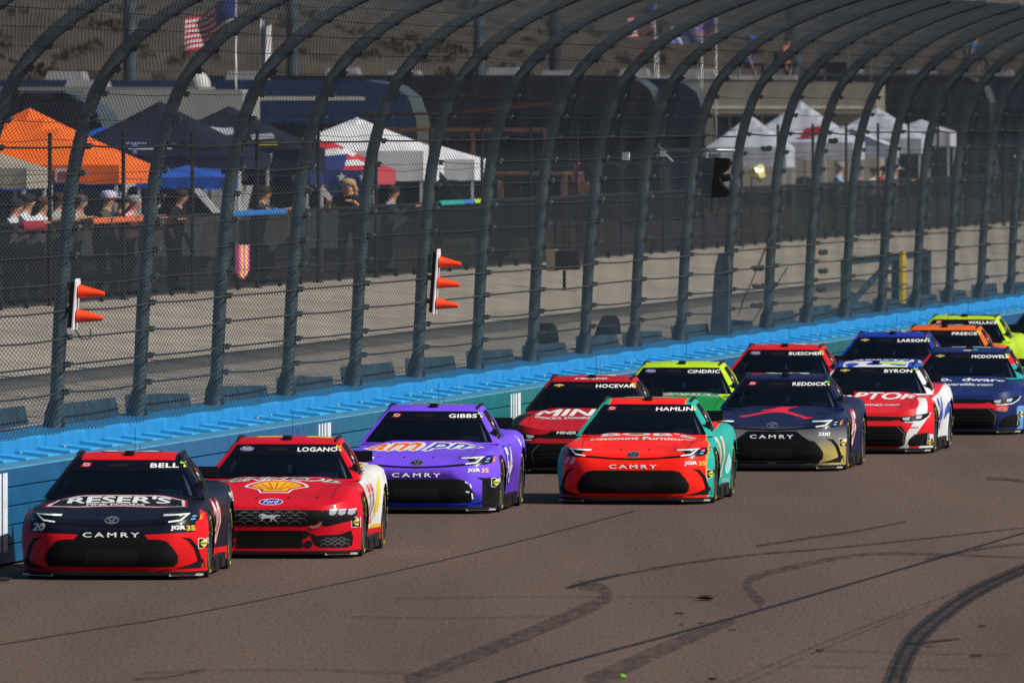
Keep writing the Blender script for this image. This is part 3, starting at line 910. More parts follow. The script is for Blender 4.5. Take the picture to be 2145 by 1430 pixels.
def shared(c, name, key, make, m, smooth=False, sharp=None):
    k = (name, key)
    if k in SHARED: return link_copy(SHARED[k], name, None, None, c.root)
    b = make()
    if name not in ('front_splitter', 'splitter_wear_strip', 'side_skirt', 'underbody_light_block'): b.v = [(p[0], p[1], p[2] + LIFT) for p in b.v]
    o = b.build(name, m, c.root, smooth, sharp); SHARED[k] = o; return o
def build_car(mk, name, label, px, py, head, base, cols, fields, gfields=None, group='stock cars racing in a pack', interior_pads=True):
    c = Car(); c.mk = mk; c.geo = g = car_geo(mk)
    # px: column of the roof aerial pod, py: row of the roof's highest line
    D = FPX * (CAM_H - 1.293) / (py - HOR) - 2.9
    h_ = R(head); xa = (px - 1072.5) / FPX * (D + 2.44)
    loc = Vector((xa - 2.44 * math.sin(h_), D, 0))
    c.root = thing(name, label, 'race car', loc, -R(head), group)
    pm = paint_mat(name + '_paint', base, cols); c.paint = pm
    body = mesh_obj('body', g['P'], g['F'], [pm, M_INT], c.root, True, 38)
    body.data.polygons.foreach_set('material_index', np.array(g['slot'], dtype=np.int32)); set_fields(body, g['P'], fields)
    gv = g['G']
    def sub(faces, nm, m, par=None):
        used = sorted({i for f in faces for i in f}); mp = {k: i for i, k in enumerate(used)}
        return mesh_obj(nm, gv[used], [tuple(mp[i] for i in f) for f in faces], m, par or c.root, True, 38), gv[used]
    roof, rp = sub(g['shell'], 'roof_and_pillars', pm); set_fields(roof, rp, gfields or fields)
    k = 'glass'
    if k not in SHARED:
        SHARED[k] = [sub(g['ws'], 'windshield', M_GLASS)[0], *[sub([f for f in g['sw'] if gv[f[0]][0] * s_ > 0], 'side_window_net', M_MATT)[0] for s_ in (-1, 1)], *[sub([f for f in g['qw'] if gv[f[0]][0] * s_ > 0], 'quarter_window', M_BLK)[0] for s_ in (-1, 1)], sub(g['rw'], 'rear_window', M_GLASS)[0]]
    else:
        for o in SHARED[k]: link_copy(o, o.name.split('.')[0], None, None, c.root)
    # splitter, skirts, spoiler, floor
    def mk_split():
        xs = np.linspace(-.955, .955, 25)
        P = [(float(x), float(plan_nose(abs(x) / .955) - .035)) for x in xs] + [(.955, .62), (-.955, .62)]
        return MB().prism(P, 'z', .05, .088)
    shared(c, 'front_splitter', '', mk_split, M_MATT)
    def mk_split_e(sd):
        b = MB()
        for s_ in (sd,):
            b.prism([(s_ * .62, plan_nose(.65) - .042), (s_ * .90, plan_nose(.942) - .05), (s_ * .957, .30), (s_ * .93, .33), (s_ * .62, .05)][::s_], 'z', .042, .064)
        return b
    for sd in (-1, 1): shared(c, 'splitter_wear_strip', sd, lambda: mk_split_e(sd), M_SIL)
    shared(c, 'side_skirt', 'l', lambda: MB().box((.945, 2.33, .125), (.05, 1.92, .15)).box((.955, 1.9, .12), (.06, .5, .1)).box((.955, 2.7, .12), (.06, .5, .1)), M_CARBON)
    shared(c, 'side_skirt', 'r', lambda: MB().box((-.945, 2.33, .125), (.05, 1.92, .15)), M_CARBON)
    shared(c, 'underbody_light_block', '', lambda: MB().box((0, 2.4, .12), (1.5, 4.5, .03)).box((0, .93, .5), (1.28, .9, .3)).box((0, 3.72, .5), (1.28, .9, .3)), M_MATT)  # black floor plate and boxes added to keep light out of the shell
    shared(c, 'rear_spoiler', '', lambda: MB().prism([(4.70, .95), (4.78, 1.06), (4.795, 1.06), (4.73, .93)], 'x', -.78, .78), M_BLK)
    shared(c, 'tail_panel', '', lambda: MB().box((0, 4.86, .72), (1.6, .05, .14)).box((0, 4.80, .35), (1.5, .16, .25)), M_MATT)
    for s_ in (-1, 1):
        build_wheel(c, s_ * .825, AX_F, s_); build_wheel(c, s_ * .83, AX_R, s_)
    # cabin: dash, seat, roll cage, padding
    shared(c, 'dashboard', '', lambda: MB().box((0, 1.98, .85), (1.2, .3, .06)), M_INT)
    shared(c, 'seat', '', lambda: MB().box((.33, 2.75, .97), (.36, .14, .34), taper=.8).box((.12, 2.62, 1.03), (.06, .3, .2)).box((.54, 2.62, 1.03), (.06, .3, .2)), M_SEAT)
    def cage():
        b = MB()
        for s_ in (-1, 1):
            b.tube([(s_ * .70, 1.85, .82), (s_ * .56, 2.32, 1.13), (s_ * .52, 2.5, 1.18), (s_ * .52, 3.2, 1.17), (s_ * .6, 3.5, .9)], .022, 6)
        b.tube([(-.54, 2.4, 1.14), (.54, 2.4, 1.14)], .022, 6); b.tube([(-.54, 2.95, 1.17), (.54, 2.95, 1.17)], .022, 6)
        b.tube([(.0, 2.95, 1.17), (-.5, 3.0, .86)], .02, 6); b.tube([(-.02, 2.38, 1.14), (-.02, 2.1, .86)], .018, 6)
        b.tube([(-.55, 2.95, .95), (.55, 2.95, .95)], .022, 6)
        return b
    shared(c, 'roll_cage', '', cage, M_SEAT, True)
    def helmet():
        return MB().lathe([(.03, -.13), (.10, -.12), (.125, -.05), (.13, .02), (.11, .08), (.06, .12), (.01, .13)], (.33, 2.58, 1.02), n=14)
    if interior_pads:
        shared(c, 'cage_pad', 'a', lambda: MB().tube([(-.60, 2.02, .86), (-.585, 2.06, .93), (-.55, 2.12, 1.0)], [.022, .026, .02], 8), M_PAD, True)
        shared(c, 'cage_pad', 'b', lambda: MB().tube([(.05, 2.0, .85), (.055, 2.03, .92), (.06, 2.05, .97)], [.025, .028, .02], 8), M_PAD, True)
    shared(c, 'headrest', '', helmet, M_SEAT, True)
    # roof gear: rails, flap lines, camera pod, aerial
    for s_ in (-1, 1):
        def rail(s_=s_):
            pts = []
            for y in np.linspace(2.36, 3.3, 9):
                pts.append((s_ * (float(F_WT(y)) - .018), y, float(F_ZR(y)) - .004))
            return MB().tube(pts, [.008] + [.018] * 7 + [.008], 7)
        shared(c, 'roof_rail', s_, rail, M_CARBON, True)
    shared(c, 'roof_camera_pod', '', lambda: MB().box((0, 2.44, 1.26), (.11, .12, .05), taper=.8).box((0, 2.40, 1.257), (.05, .06, .03)), M_MATT)
    shared(c, 'aerial', '', lambda: MB().tube([(.05, 2.55, 1.25), (.05, 2.56, 1.54)], .003, 4), M_MATT)
    shared(c, 'short_aerial', '', lambda: MB().tube([(.09, 2.75, 1.26), (.09, 2.76, 1.35)], .003, 4), M_MATT)
    shared(c, 'roof_fin', '', lambda: MB().prism([(3.35, 1.15), (3.5, 1.27), (3.9, 1.1), (3.95, 1.0)], 'x', .50, .512), M_CARBON)
    shared(c, 'mirror', '', lambda: MB().box((.80, 1.93, .93), (.07, .07, .09), taper=.8), M_MATT)
    # dark banner along the top of the windshield, with its air slot
    dpoly(c, 'windshield_banner', [[(-.63, 1.075), (.63, 1.075), (.555, 1.188), (-.555, 1.188)]], 'front', M_BAN, .004)
    dpoly(c, 'air_slot', [rrect(-.20, 1.118, .02, 1.148)], 'front', M_MATT, .012)
    # stickers along the side window and door furniture
    stc = [M_ORED, M_WHITE, M_GREY, M_ORED, M_WHITE]
    for i in range(5):
        yy = 2.56 - i * .09; zz = 1.08 - i * .045
        dpoly(c, 'sticker', [ell(yy, zz, .05, .022, 8)], 'left', stc[i], .01)
    # hood seam and pins
    zc = MK[mk]['zc']
    dstroke(c, 'hood_seam', [(-.72, 1.45), (-.70, .9), (-.66, .30)], .008, 'top', M_MATT, .003)
    dstroke(c, 'hood_seam', [(.72, 1.45), (.70, .9), (.66, .30)], .008, 'top', M_MATT, .003)
    dpoly(c, 'hood_pin', [ell(x, .42, .014, .03, 8) for x in (-.5, -.18, .18, .5)], 'top', M_MATT, .008)
    return c
def fuel_decal(c, cx=.955, cz=.37, m2=None):
    d = dpoly(c, 'sponsor_sticker', [rrect(cx - .045, cz - .055, cx + .045, cz + .055)], 'front', M_WHITE, .005)
    p = d or c.root
    dpoly(c, 'sticker_field', [rrect(cx - .04, cz - .049, cx + .04, cz + .049)], 'front', M_BLK, .008, p)
    dpoly(c, 'sticker_diamond', [[(cx - .036, cz), (cx, cz - .036), (cx + .036, cz), (cx, cz + .036)]], 'front', m2 or M_GOLD, .011, p)
    dtext(c, 'sticker_lettering', 'SUNOCO', cx, cz, .058, .016, 'front', M_BLK, .014, parent=p)
def toyota_badge(c, cz=.605):
    b = dstroke(c, 'badge', ell(0, cz, .072, .031, 28), .012, 'front', M_CHROME, .012, closed=True)
    p = b or c.root
    dpoly(c, 'badge_field', [ell(0, cz, .066, .026, 20)], 'front', M_BLK, .008, p)
    dstroke(c, 'badge_ring', ell(0, cz + .004, .024, .025, 16), .009, 'front', M_CHROME, .014, p, True)
    dstroke(c, 'badge_bar', ell(0, cz + .013, .045, .012, 18), .008, 'front', M_CHROME, .013, p, True)
def camry_front(c, lip, centre=None, txt=True, grille_top=.405):
    g = [[(-.50, .41), (-.585, .392), (-.66, .31), (-.705, .235), (-.70, .16), (-.66, .122), (.66, .122), (.70, .16), (.705, .235), (.66, .31), (.585, .392), (.50, .41)]]
    if centre is not None:
        dpoly(c, 'grille_centre_panel', [[(-.31, .50), (-.40, .405), (.40, .405), (.31, .50)]], 'front', centre, .005)
    gr = dpoly(c, 'lower_grille', g, 'front', M_GRILLE, .008)
    dpoly(c, 'radiator_core', [rrect(-.28, .135, .28, .30)], 'front', M_MATT, .013, gr)
    for z in np.arange(.15, .40, .028):
        hw = .66 - max(0, z - .3) * .6
        if z > .3 or True:
            dstroke(c, 'grille_slat', [(-hw, z), (-.30, z)], .005, 'front', M_CARBON, .012, gr)
            dstroke(c, 'grille_slat', [(.30, z), (hw, z)], .005, 'front', M_CARBON, .012, gr)
    dpoly(c, 'lower_lip', [[(-.64, .118), (-.66, .096), (-.06, .086), (-.05, .108)], [(.05, .108), (.06, .086), (.66, .096), (.64, .118)]], 'front', lip, .014)
    # black lamp bar in a shallow V, headlamps, running lights
    dpoly(c, 'lamp_bar', [[(-.66, .60), (-.64, .575), (-.30, .548), (0, .537), (.30, .548), (.64, .575), (.66, .60), (.30, .568), (0, .556), (-.30, .568)]], 'front', M_BLK, .008)
    for s_ in (-1, 1):
        f = lambda P: [(x * s_, z) for x, z in P][::s_]
        hl = dpoly(c, 'headlight', [f([(.50, .655), (.60, .66), (.80, .69), (.925, .688), (.935, .65), (.91, .605), (.84, .583), (.62, .572), (.66, .61), (.63, .64)])], 'front', M_BLK, .007)
        dstroke(c, 'running_light', f([(.54, .655), (.80, .672), (.725, .606), (.60, .588)]), .015, 'front', M_LAMP, .013, hl)
        dpoly(c, 'lamp_unit', [f([(.835, .652), (.875, .655), (.875, .642), (.835, .639)])], 'front', M_BLUEL, .012, hl)
        dpoly(c, 'lamp_unit', [f([(.825, .622), (.865, .626), (.865, .612), (.825, .608)])], 'front', M_BLUEL, .012, hl)
        dpoly(c, 'side_marker', [f([(.905, .655), (.932, .668), (.926, .615), (.90, .605)])], 'front', M_AMBER, .012, hl)
        dpoly(c, 'corner_vent', [f([(.735, .435), (.83, .418), (.895, .33), (.93, .20), (.935, .135), (.895, .135), (.885, .22), (.86, .31), (.81, .385)])], 'front', M_GRILLE, .007)
        dpoly(c, 'corner_blade', [f([(.66, .10), (.80, .135), (.945, .20), (.955, .10)])], 'front', M_MATT, .009)
    toyota_badge(c)
    if txt: dtext(c, 'model_lettering', 'CAMRY', 0, .455, .60, .05, 'front', M_WHITE, .012, bold=.02, spacing=1.4)
    dpoly(c, 'maker_badge', [[(-.50, 1.117), (-.395, 1.121), (-.385, 1.162), (-.475, 1.162)]], 'front', M_ORED, .008)
    dstroke(c, 'maker_badge_ring', ell(-.44, 1.14, .032, .012, 12), .006, 'front', M_WHITE, .011, closed=True)
def hexes(x0, x1, z0, z1, w_, h_):
    out = []
    j = 0; z = z0
    while z < z1:
        x = x0 + (w_ / 2 if j % 2 else 0)
        while x < x1:
            out.append([(x - w_ * .5, z), (x - w_ * .3, z + h_ / 2), (x + w_ * .3, z + h_ / 2), (x + w_ * .5, z)])
            x += w_
        z += h_ / 2; j += 1
    return out
PONY = [(-.13, .012), (-.118, .028), (-.10, .034), (-.088, .046), (-.08, .036), (-.065, .040), (-.045, .030), (-.01, .026), (.03, .028), (.055, .022), (.085, .030), (.125, .026), (.135, .014), (.12, .018), (.09, .018), (.07, .006), (.062, -.012), (.085, -.028), (.10, -.046), (.088, -.044), (.066, -.030), (.04, -.014), (.03, -.03), (.012, -.046), (.004, -.042), (.018, -.022), (.008, -.008), (-.03, -.006), (-.055, -.012), (-.085, -.026), (-.09, -.040), (-.10, -.032), (-.088, -.014), (-.062, .002), (-.07, -.004), (-.10, -.002), (-.118, -.006), (-.105, .006), (-.078, .014), (-.098, .022), (-.118, .012)]
def ford_oval(c, cx, cz, w_, h_, mode='front', off=.006):
    o = dpoly(c, 'maker_badge', [ell(cx, cz, w_ / 2, h_ / 2)], mode, M_WHITE, off)
    dpoly(c, 'badge_field', [ell(cx, cz, w_ * .465, h_ * .42)], mode, cmat((.01, .03, .3), .4), off + .003, o)
    dtext(c, 'badge_lettering', 'Ford', cx, cz, w_ * .62, h_ * .55, mode, M_WHITE, off + .006, bold=.01, shear=.25, parent=o)
def mustang_front(c, detail=True):
    up = dpoly(c, 'upper_grille', [[(-.56, .515), (-.62, .49), (-.53, .365), (-.40, .345), (.40, .345), (.53, .365), (.62, .49), (.56, .515), (0, .522)]], 'front', M_GRILLE, .008)
    if detail:
        for k, p in enumerate(hexes(-.34, .36, .365, .51, .125, .062)):
            dstroke(c, 'grille_mesh', p, .006, 'front', M_GREY, .013, up)
        dpoly(c, 'pony_emblem', [[(x * .92, .435 + z * .95) for x, z in PONY]], 'front', cmat((.42, .46, .52), .35), .020, up)
    for s_ in (-1, 1):
        f = lambda P: [(x * s_, z) for x, z in P][::s_]
        pn = dpoly(c, 'headlight', [f([(.60, .515), (.80, .52), (.955, .53), (.945, .47), (.90, .40), (.62, .335), (.555, .37)])], 'front', M_BLK, .008)
        for k in range(3):
            x = .66 + k * .095
            dpoly(c, 'lamp_unit', [f([(x, .508), (x + .075, .513), (x + .07, .475), (x + .03, .458), (x - .005, .468)])], 'front', cmat((.3, .32, .36), .2), .012, pn)
            dstroke(c, 'running_light', f([(x, .515), (x + .08, .521)]), .008, 'front', M_LAMP, .016, pn)
        dpoly(c, 'chrome_blade', [f([(.44, .345), (.50, .342), (.56, .375), (.585, .40), (.57, .36), (.53, .325), (.47, .315)])], 'front', M_CHROME, .016)
        sv = dpoly(c, 'corner_vent', [f([(.44, .27), (.52, .235), (.78, .25), (.88, .29), (.90, .22), (.89, .12), (.84, .098), (.56, .105), (.50, .135)])], 'front', M_GRILLE, .008)
        if detail:
            for p in hexes(.60, .84, .12, .20, .075, .045): dstroke(c, 'vent_mesh', f(p), .005, 'front', M_GREY, .013, sv)
        for cx, cz in ((.395, .25), (.43, .145)):
            dpoly(c, 'brake_duct', [ell(s_ * cx, cz, .048, .042, 14)], 'front', M_MATT, .014)
    lo = dpoly(c, 'lower_grille', [[(-.36, .29), (-.37, .10), (.37, .10), (.36, .29)]], 'front', M_GRILLE, .009)
    for z in (.14, .18, .22, .26): dstroke(c, 'grille_slat', [(-.34, z), (.34, z)], .005, 'front', M_CARBON, .014, lo)
    ford_oval(c, -.435, 1.14, .155, .044, 'front', .008)
def camaro_front(c, chrome=True):
    dpoly(c, 'upper_grille', [[(-.56, .515), (-.60, .485), (-.40, .462), (.40, .462), (.60, .485), (.56, .515), (0, .528)]], 'front', M_GRILLE, .008)
    for s_ in (-1, 1):
        f = lambda P: [(x * s_, z) for x, z in P][::s_]
        hl = dpoly(c, 'headlight', [f([(.50, .50), (.62, .525), (.80, .545), (.945, .575), (.915, .50), (.84, .455), (.66, .435), (.55, .455)])], 'front', M_BLK, .010)
        dpoly(c, 'lamp_unit', [f([(.57, .50), (.68, .515), (.66, .465), (.58, .47)])], 'front', cmat((.45, .48, .52), .15), .014, hl)
        dpoly(c, 'lamp_unit', [f([(.76, .525), (.84, .535), (.82, .49), (.755, .485)])], 'front', cmat((.45, .48, .52), .15), .014, hl)
        dstroke(c, 'running_light', f([(.60, .442), (.70, .438), (.84, .458), (.915, .51), (.94, .565)]), .010, 'front', M_LAMP, .015, hl)
        sv = dpoly(c, 'corner_vent', [f([(.645, .13), (.67, .20), (.74, .265), (.93, .29), (.935, .13), (.92, .10), (.68, .095)])], 'front', M_GRILLE, .008)
        dpoly(c, 'vent_fin', [f([(.80, .115), (.84, .26), (.865, .265), (.83, .115)])], 'front', M_CARBON, .02, sv)
        if chrome: dstroke(c, 'vent_trim', f([(.90, .125), (.915, .28)]), .012, 'front', M_SIL, .018, sv)
    lo = dpoly(c, 'lower_grille', [[(-.55, .385), (-.63, .28), (-.60, .12), (-.56, .098), (.56, .098), (.60, .12), (.63, .28), (.55, .385)]], 'front', M_GRILLE, .009)
    for z in (.15, .20, .25, .30): dstroke(c, 'grille_slat', [(-.56, z), (.56, z)], .012, 'front', M_CARBON, .018, lo)
    dstroke(c, 'grille_surround', [(-.50, .375), (-.60, .28), (-.575, .13)], .012, 'front', M_GREY, .014, lo); dstroke(c, 'grille_surround', [(.50, .375), (.60, .28), (.575, .13)], .012, 'front', M_GREY, .014, lo)
    bow = [(-.075, -.006), (-.06, .010), (-.022, .010), (-.022, .018), (.022, .018), (.028, .010), (.075, .010), (.06, -.006), (.022, -.006), (.018, -.018), (-.028, -.018), (-.028, -.006)]
    dpoly(c, 'bowtie_badge', [[(-.43 + x, 1.14 + z) for x, z in bow]], 'front', cmat((.55, .42, .15), .35), .008)
def name_strip(c, s_, w_=.46, cx=.355, ht=.047):
    dtext(c, 'name_lettering', s_, cx, 1.132, w_, ht, 'front', M_WHITE, .010, bold=.028, spacing=1.06)
    dpoly(c, 'series_sticker', [rrect(.56, 1.155, .61, 1.176)], 'front', cmat((.25, .75, .02), .5), .006)
    dpoly(c, 'series_sticker', [rrect(.598, 1.118, .625, 1.145)], 'front', cmat((.8, .65, .1), .5), .006)
def roof_number(c, s_, m, edge=None, w_=.62, ht=.62):
    if edge is not None: dtext(c, 'roof_number_edge', s_, 0.0, 2.92, w_ * 1.1, ht * 1.1, 'top', edge, .004, bold=.06, rot=-R(90), shear=.1)
    dtext(c, 'roof_number', s_, 0.0, 2.92, w_, ht, 'top', m, .009, bold=.03, rot=-R(90), shear=.1)
def door_number(c, s_, m, edge=None):
    if edge is not None: dtext(c, 'door_number_edge', s_, 2.35, .52, .92, .52, 'left', edge, .005, bold=.06, shear=.1)
    dtext(c, 'door_number', s_, 2.35, .52, .82, .46, 'left', m, .010, bold=.03, shear=.1)
# ------------------------------------------------------------ the fourteen cars
NO = lambda x, y, z: x * 0 - 1
mn, mx_ = np.minimum, np.maximum
def roofz(z0): return lambda x, y, z: z - z0
RED = (.66, .005, .010); ORED = (.88, .015, .006); NAVY = (.0035, .005, .016); VIO = (.165, .07, .76)
TEAL = (.02, .36, .30); NEON = (.42, .66, .01); ROY = (.008, .03, .34)
# 1 -------- leader: black and red
c = build_car('camry', 'stock_car', 'black and red stock car leading the pack, nearest the blue barrier', 271, 944, 3.1, NAVY, [RED, RED],
    [lambda x, y, z: mn(mn(.44 + .05 * np.abs(x) - z, .75 - y), 1), lambda x, y, z: mx_(mn(np.abs(x) - .865 - .10 * mx_(0, z - .45), .80 - y), mn(.24 - z, y - .5))],
    [lambda x, y, z: mn(z - 1.165, .50 - np.abs(x)), NO], interior_pads=False)
MR = cmat(RED, .35, coat=.4)
camry_front(c, MR, M_BLK); fuel_decal(c, .945, .36, cmat((.5, .6, .02), .5))
P = [(-.76, .62), (-.70, 1.42), (.70, 1.42), (.76, .62), (.55, .74), (0, .80), (-.55, .74)]
b_ = dpoly(c, 'hood_banner', [P], 'top', MR, .005)
dpoly(c, 'banner_border', [[(x * .965, .985 + (y - .985) * .9) for x, y in P]], 'top', M_WHITE, .008, b_)
dpoly(c, 'banner_field', [[(x * .925, .99 + (y - .99) * .78) for x, y in P]], 'top', M_BLK, .011, b_)
dtext(c, 'hood_lettering', "RESER'S", 0, 1.13, 1.10, .34, 'top', M_WHITE, .015, bold=.03, parent=b_)
dtext(c, 'hood_lettering', 'FINE FOODS', -.02, .88, .62, .10, 'top', M_WHITE, .015, bold=.03, parent=b_)
dtext(c, 'nose_number', '20', -.775, .535, .145, .085, 'front', M_WHITE, .010, bold=.05, shear=.25)
dtext(c, 'team_lettering', 'JGR', .70, .525, .15, .055, 'front', M_WHITE, .010, bold=.05); dtext(c, 'team_lettering', '35', .825, .525, .085, .055, 'front', M_GOLD, .010, bold=.05)
name_strip(c, 'BELL', .30, .40); roof_number(c, '20', M_WHITE, M_BLK)
door_number(c, '20', M_WHITE, MR); dtext(c, 'quarter_lettering', "reser's", 4.0, .78, .7, .16, 'left', M_WHITE, .008, bold=.03)
# 2 -------- red car with yellow shell emblem
c = build_car('mustang', 'stock_car', 'red stock car with yellow shell emblem on hood and white rear fender', 602, 912, 3.8, (.56, .004, .016), [(.62, .62, .6), (.62, .45, .02), (.62, .45, .02)],
    [lambda x, y, z: mn(mn(y - 1.6 - 1.2 * mx_(0, z - .62), z - .26), np.abs(x) - .72), lambda x, y, z: .022 - np.abs(mn(mn(y - 1.6 - 1.2 * mx_(0, z - .62), z - .26), np.abs(x) - .72)), NO],
    [NO, NO, lambda x, y, z: mn(mn(y - 2.62, z - 1.19), mn(.14 - np.abs(np.abs(x - .06) - .28), 9))])
mustang_front(c); fuel_decal(c, .93, .375)
dk = cmat((.006, .006, .012), .4)
dtext(c, 'hood_lettering_edge', 'PENNZOIL', 0, 1.33, 1.42, .22, 'top', M_WHITE, .005, bold=.07, shear=.3); dtext(c, 'hood_lettering', 'PENNZOIL', 0, 1.33, 1.36, .16, 'top', dk, .010, bold=.03, shear=.3)
def shell_outline(k):
    pts = [(-.16, -.30), (-.20, -.12), (-.30, -.02)]
    for i in range(13):
        a = math.pi * (1 - i / 12)
        pts.append((.36 * math.cos(a), .03 + .33 * math.sin(a)))
    pts += [(.30, -.02), (.20, -.12), (.16, -.30)]
    return [(x * k, y * k) for x, y in pts]
sh = dpoly(c, 'hood_emblem', [[(x, .93 + y * .95) for x, y in shell_outline(1.0)]], 'top', M_WHITE, .005)
dpoly(c, 'emblem_red', [[(x, .935 + y * .95) for x, y in shell_outline(.9)]], 'top', MR, .008, sh)
dpoly(c, 'emblem_yellow', [[(x, .94 + y * .95) for x, y in shell_outline(.76)]], 'top', cmat((.75, .42, .01), .4), .011, sh)
for i in range(7):
    a = math.pi * (1 - (i + 1) / 8)
    dstroke(c, 'emblem_rib', [(.05 * math.cos(a), .78), (.26 * math.cos(a), .96 + .20 * math.sin(a))], .014, 'top', MR, .014, sh)
ford_oval(c, 0, .60, .27, .062)
name_strip(c, 'LOGANO', .44, .36); door_number(c, '22', MR, M_WHITE)
dpoly(c, 'side_flash', [[(3.0, .35), (3.3, .6), (3.4, .80), (3.1, .72), (2.9, .5)]], 'left', cmat((.7, .55, .01), .4), .006)
# 3 -------- violet
c = build_car('camry', 'stock_car', 'violet stock car with orange and blue hood lettering, chipped nose', 909, 845, 4.9, VIO, [(.045, .012, .20, .05), (.01, .03, .42, .06), (.05, .02, .16, .25), (.006, .006, .008)],
    [lambda x, y, z: mn(.50 - z - .9 * mx_(0, np.abs(x) - .42), .5 - y), lambda x, y, z: mn(.20 - z, .6 - y), lambda x, y, z: mn(np.abs(x) - .85, mn(y - 1.9, .55 - z)), lambda x, y, z: mn(mn(np.abs(x) - .80, .42 - z), .6 - y)], [NO, NO, NO, NO], interior_pads=False)
camry_front(c, cmat((.01, .05, .55), .4)); fuel_decal(c, .945, .36, cmat((.5, .6, .02), .5))
OR = cmat((.75, .12, .012), .4); BLU = cmat((.015, .03, .42), .4)
for s_, cx, m_ in (('am', -.36, OR), ('pm', .36, BLU)):
    dtext(c, 'hood_lettering_edge', s_, cx, 1.05, .76, .58, 'top', M_WHITE, .005, bold=.09, shear=.35); dtext(c, 'hood_lettering', s_, cx, 1.05, .68, .46, 'top', m_, .010, bold=.03, shear=.35)
dstroke(c, 'hood_stripe', [(-.1, 1.47), (.2, 1.44), (.6, 1.36)], .05, 'top', cmat((.5, .16, .1), .4), .006)
dtext(c, 'team_lettering', 'JGR', .70, .51, .15, .055, 'front', M_WHITE, .010, bold=.05); dtext(c, 'team_lettering', '35', .825, .51, .085, .055, 'front', cmat((.75, .4, .25), .5), .010, bold=.05)
name_strip(c, 'GIBBS', .34, .385); roof_number(c, '54', M_BLK, M_WHITE)
door_number(c, '54', M_WHITE, BLU)
dpoly(c, 'quarter_star', [[(3.5, .86), (3.9, .70), (4.3, .88), (4.05, .62), (4.2, .40), (3.8, .52), (3.5, .40), (3.6, .62)]], 'left', M_WHITE, .006)
dpoly(c, 'quarter_star_core', [[(3.6, .81), (3.9, .67), (4.18, .80), (4.0, .62), (4.05, .48), (3.8, .56), (3.62, .50), (3.68, .63)]], 'left', BLU, .009)
for z0, z1, x0, x1 in ((.372, .362, .60, .635), (.35, .30, .655, .675), (.255, .248, .61, .65), (.235, .165, .68, .69)):
    dstroke(c, 'tape_strip', [(x0, z0), (x1, z1)], .017, 'front', M_WHITE, .018)
# 4 -------- red with black nose, door maker lettering
c = build_car('camaro', 'stock_car', 'red stock car with big white hood lettering and black lower nose', 1240, 785, 5.6, (.42, .008, .016), [(.008, .008, .01), (.008, .008, .01), (.01, .01, .012)],
    [lambda x, y, z: mn(.40 - z, .8 - y), lambda x, y, z: mn(np.abs(x) - .74 + .25 * (y - .6), 1.1 - y), lambda x, y, z: mn(np.abs(x) - .8, y - 1.3)], [NO, NO, lambda x, y, z: mn(np.abs(x) - .62, .0 * x + 1)], interior_pads=False)
camaro_front(c, False)
dtext(c, 'hood_lettering', 'MINER', 0, 1.16, 1.30, .42, 'top', M_WHITE, .006, bold=.03, shear=.15)
dtext(c, 'hood_lettering', 'DOCKS, DOORS & MORE', -.05, .80, 1.15, .16, 'top', M_WHITE, .006, bold=.03, shear=.1, bend=-.03)
dpoly(c, 'nose_panel', [[(-.44, .508), (-.32, .56), (.32, .56), (.44, .508)]], 'front', M_BLK, .012)
dtext(c, 'nose_lettering', 'MINER', -.13, .537, .27, .036, 'front', M_WHITE, .018, bold=.03, shear=.15); dtext(c, 'nose_lettering', '.COM', .12, .537, .19, .036, 'front', cmat((.5, .7, .03), .5), .018, bold=.03, shear=.15)
dtext(c, 'roof_lettering', 'MINER', 0, 2.36, .46, .10, 'top', M_WHITE, .006, bold=.03, shear=.15)
name_strip(c, 'HOCEVAR', .52, .345); roof_number(c, '77', M_WHITE)
# 5 -------- orange-red with teal sides
c = build_car('camry', 'stock_car', 'orange red stock car with teal fenders, alone on the open track', 1358, 831, 5.2, ORED, [(.7, .30, .02), TEAL],
    [lambda x, y, z: np.abs(x) - .895 + .10 * sstep(.8, 1.6, y) - .03 * mx_(0, .5 - z), lambda x, y, z: np.abs(x) - .91 + .10 * sstep(.8, 1.6, y) - .03 * mx_(0, .5 - z)],
    [lambda x, y, z: np.abs(x) - .475 - .34 * mx_(0, 1.16 - z) * 2.6, lambda x, y, z: np.abs(x) - .49 - .34 * mx_(0, 1.16 - z) * 2.6], interior_pads=False)
MO = cmat(ORED, .35, coat=.4)
camry_front(c, MO); fuel_decal(c, .95, .36, cmat((.5, .6, .02), .5))
dtext(c, 'hood_lettering', "BOB'S", .10, 1.36, 1.2, .22, 'top', M_WHITE, .006, bold=.03); dtext(c, 'hood_lettering', 'Discount Furniture.', .04, 1.10, 1.32, .17, 'top', M_WHITE, .006, bold=.03, bend=-.02)
MT = cmat(TEAL, .35, coat=.4)
dtext(c, 'nose_number_edge', '11', -.80, .53, .155, .085, 'front', cmat((.75, .6, .4), .5), .008, bold=.09, shear=.3); dtext(c, 'nose_number', '11', -.80, .53, .12, .07, 'front', MT, .012, bold=.03, shear=.3)
dtext(c, 'team_lettering', 'JGR', .72, .495, .155, .055, 'front', M_WHITE, .010, bold=.05); dtext(c, 'team_lettering', '35', .85, .495, .085, .055, 'front', cmat((.75, .35, .05), .5), .010, bold=.05)
name_strip(c, 'HAMLIN'); roof_number(c, '11', cmat((.6, .36, .14), .5), MT)
door_number(c, '11', cmat((.6, .36, .14), .5), M_WHITE); dpoly(c, 'quarter_disc', [ell(3.15, .42, .16, .13, 20)], 'left', cmat((.3, .6, .58), .5), .006)
dtext(c, 'quarter_lettering', 'discount', 3.0, .22, .5, .07, 'left', cmat((.3, .6, .58), .5), .006, bold=.03)
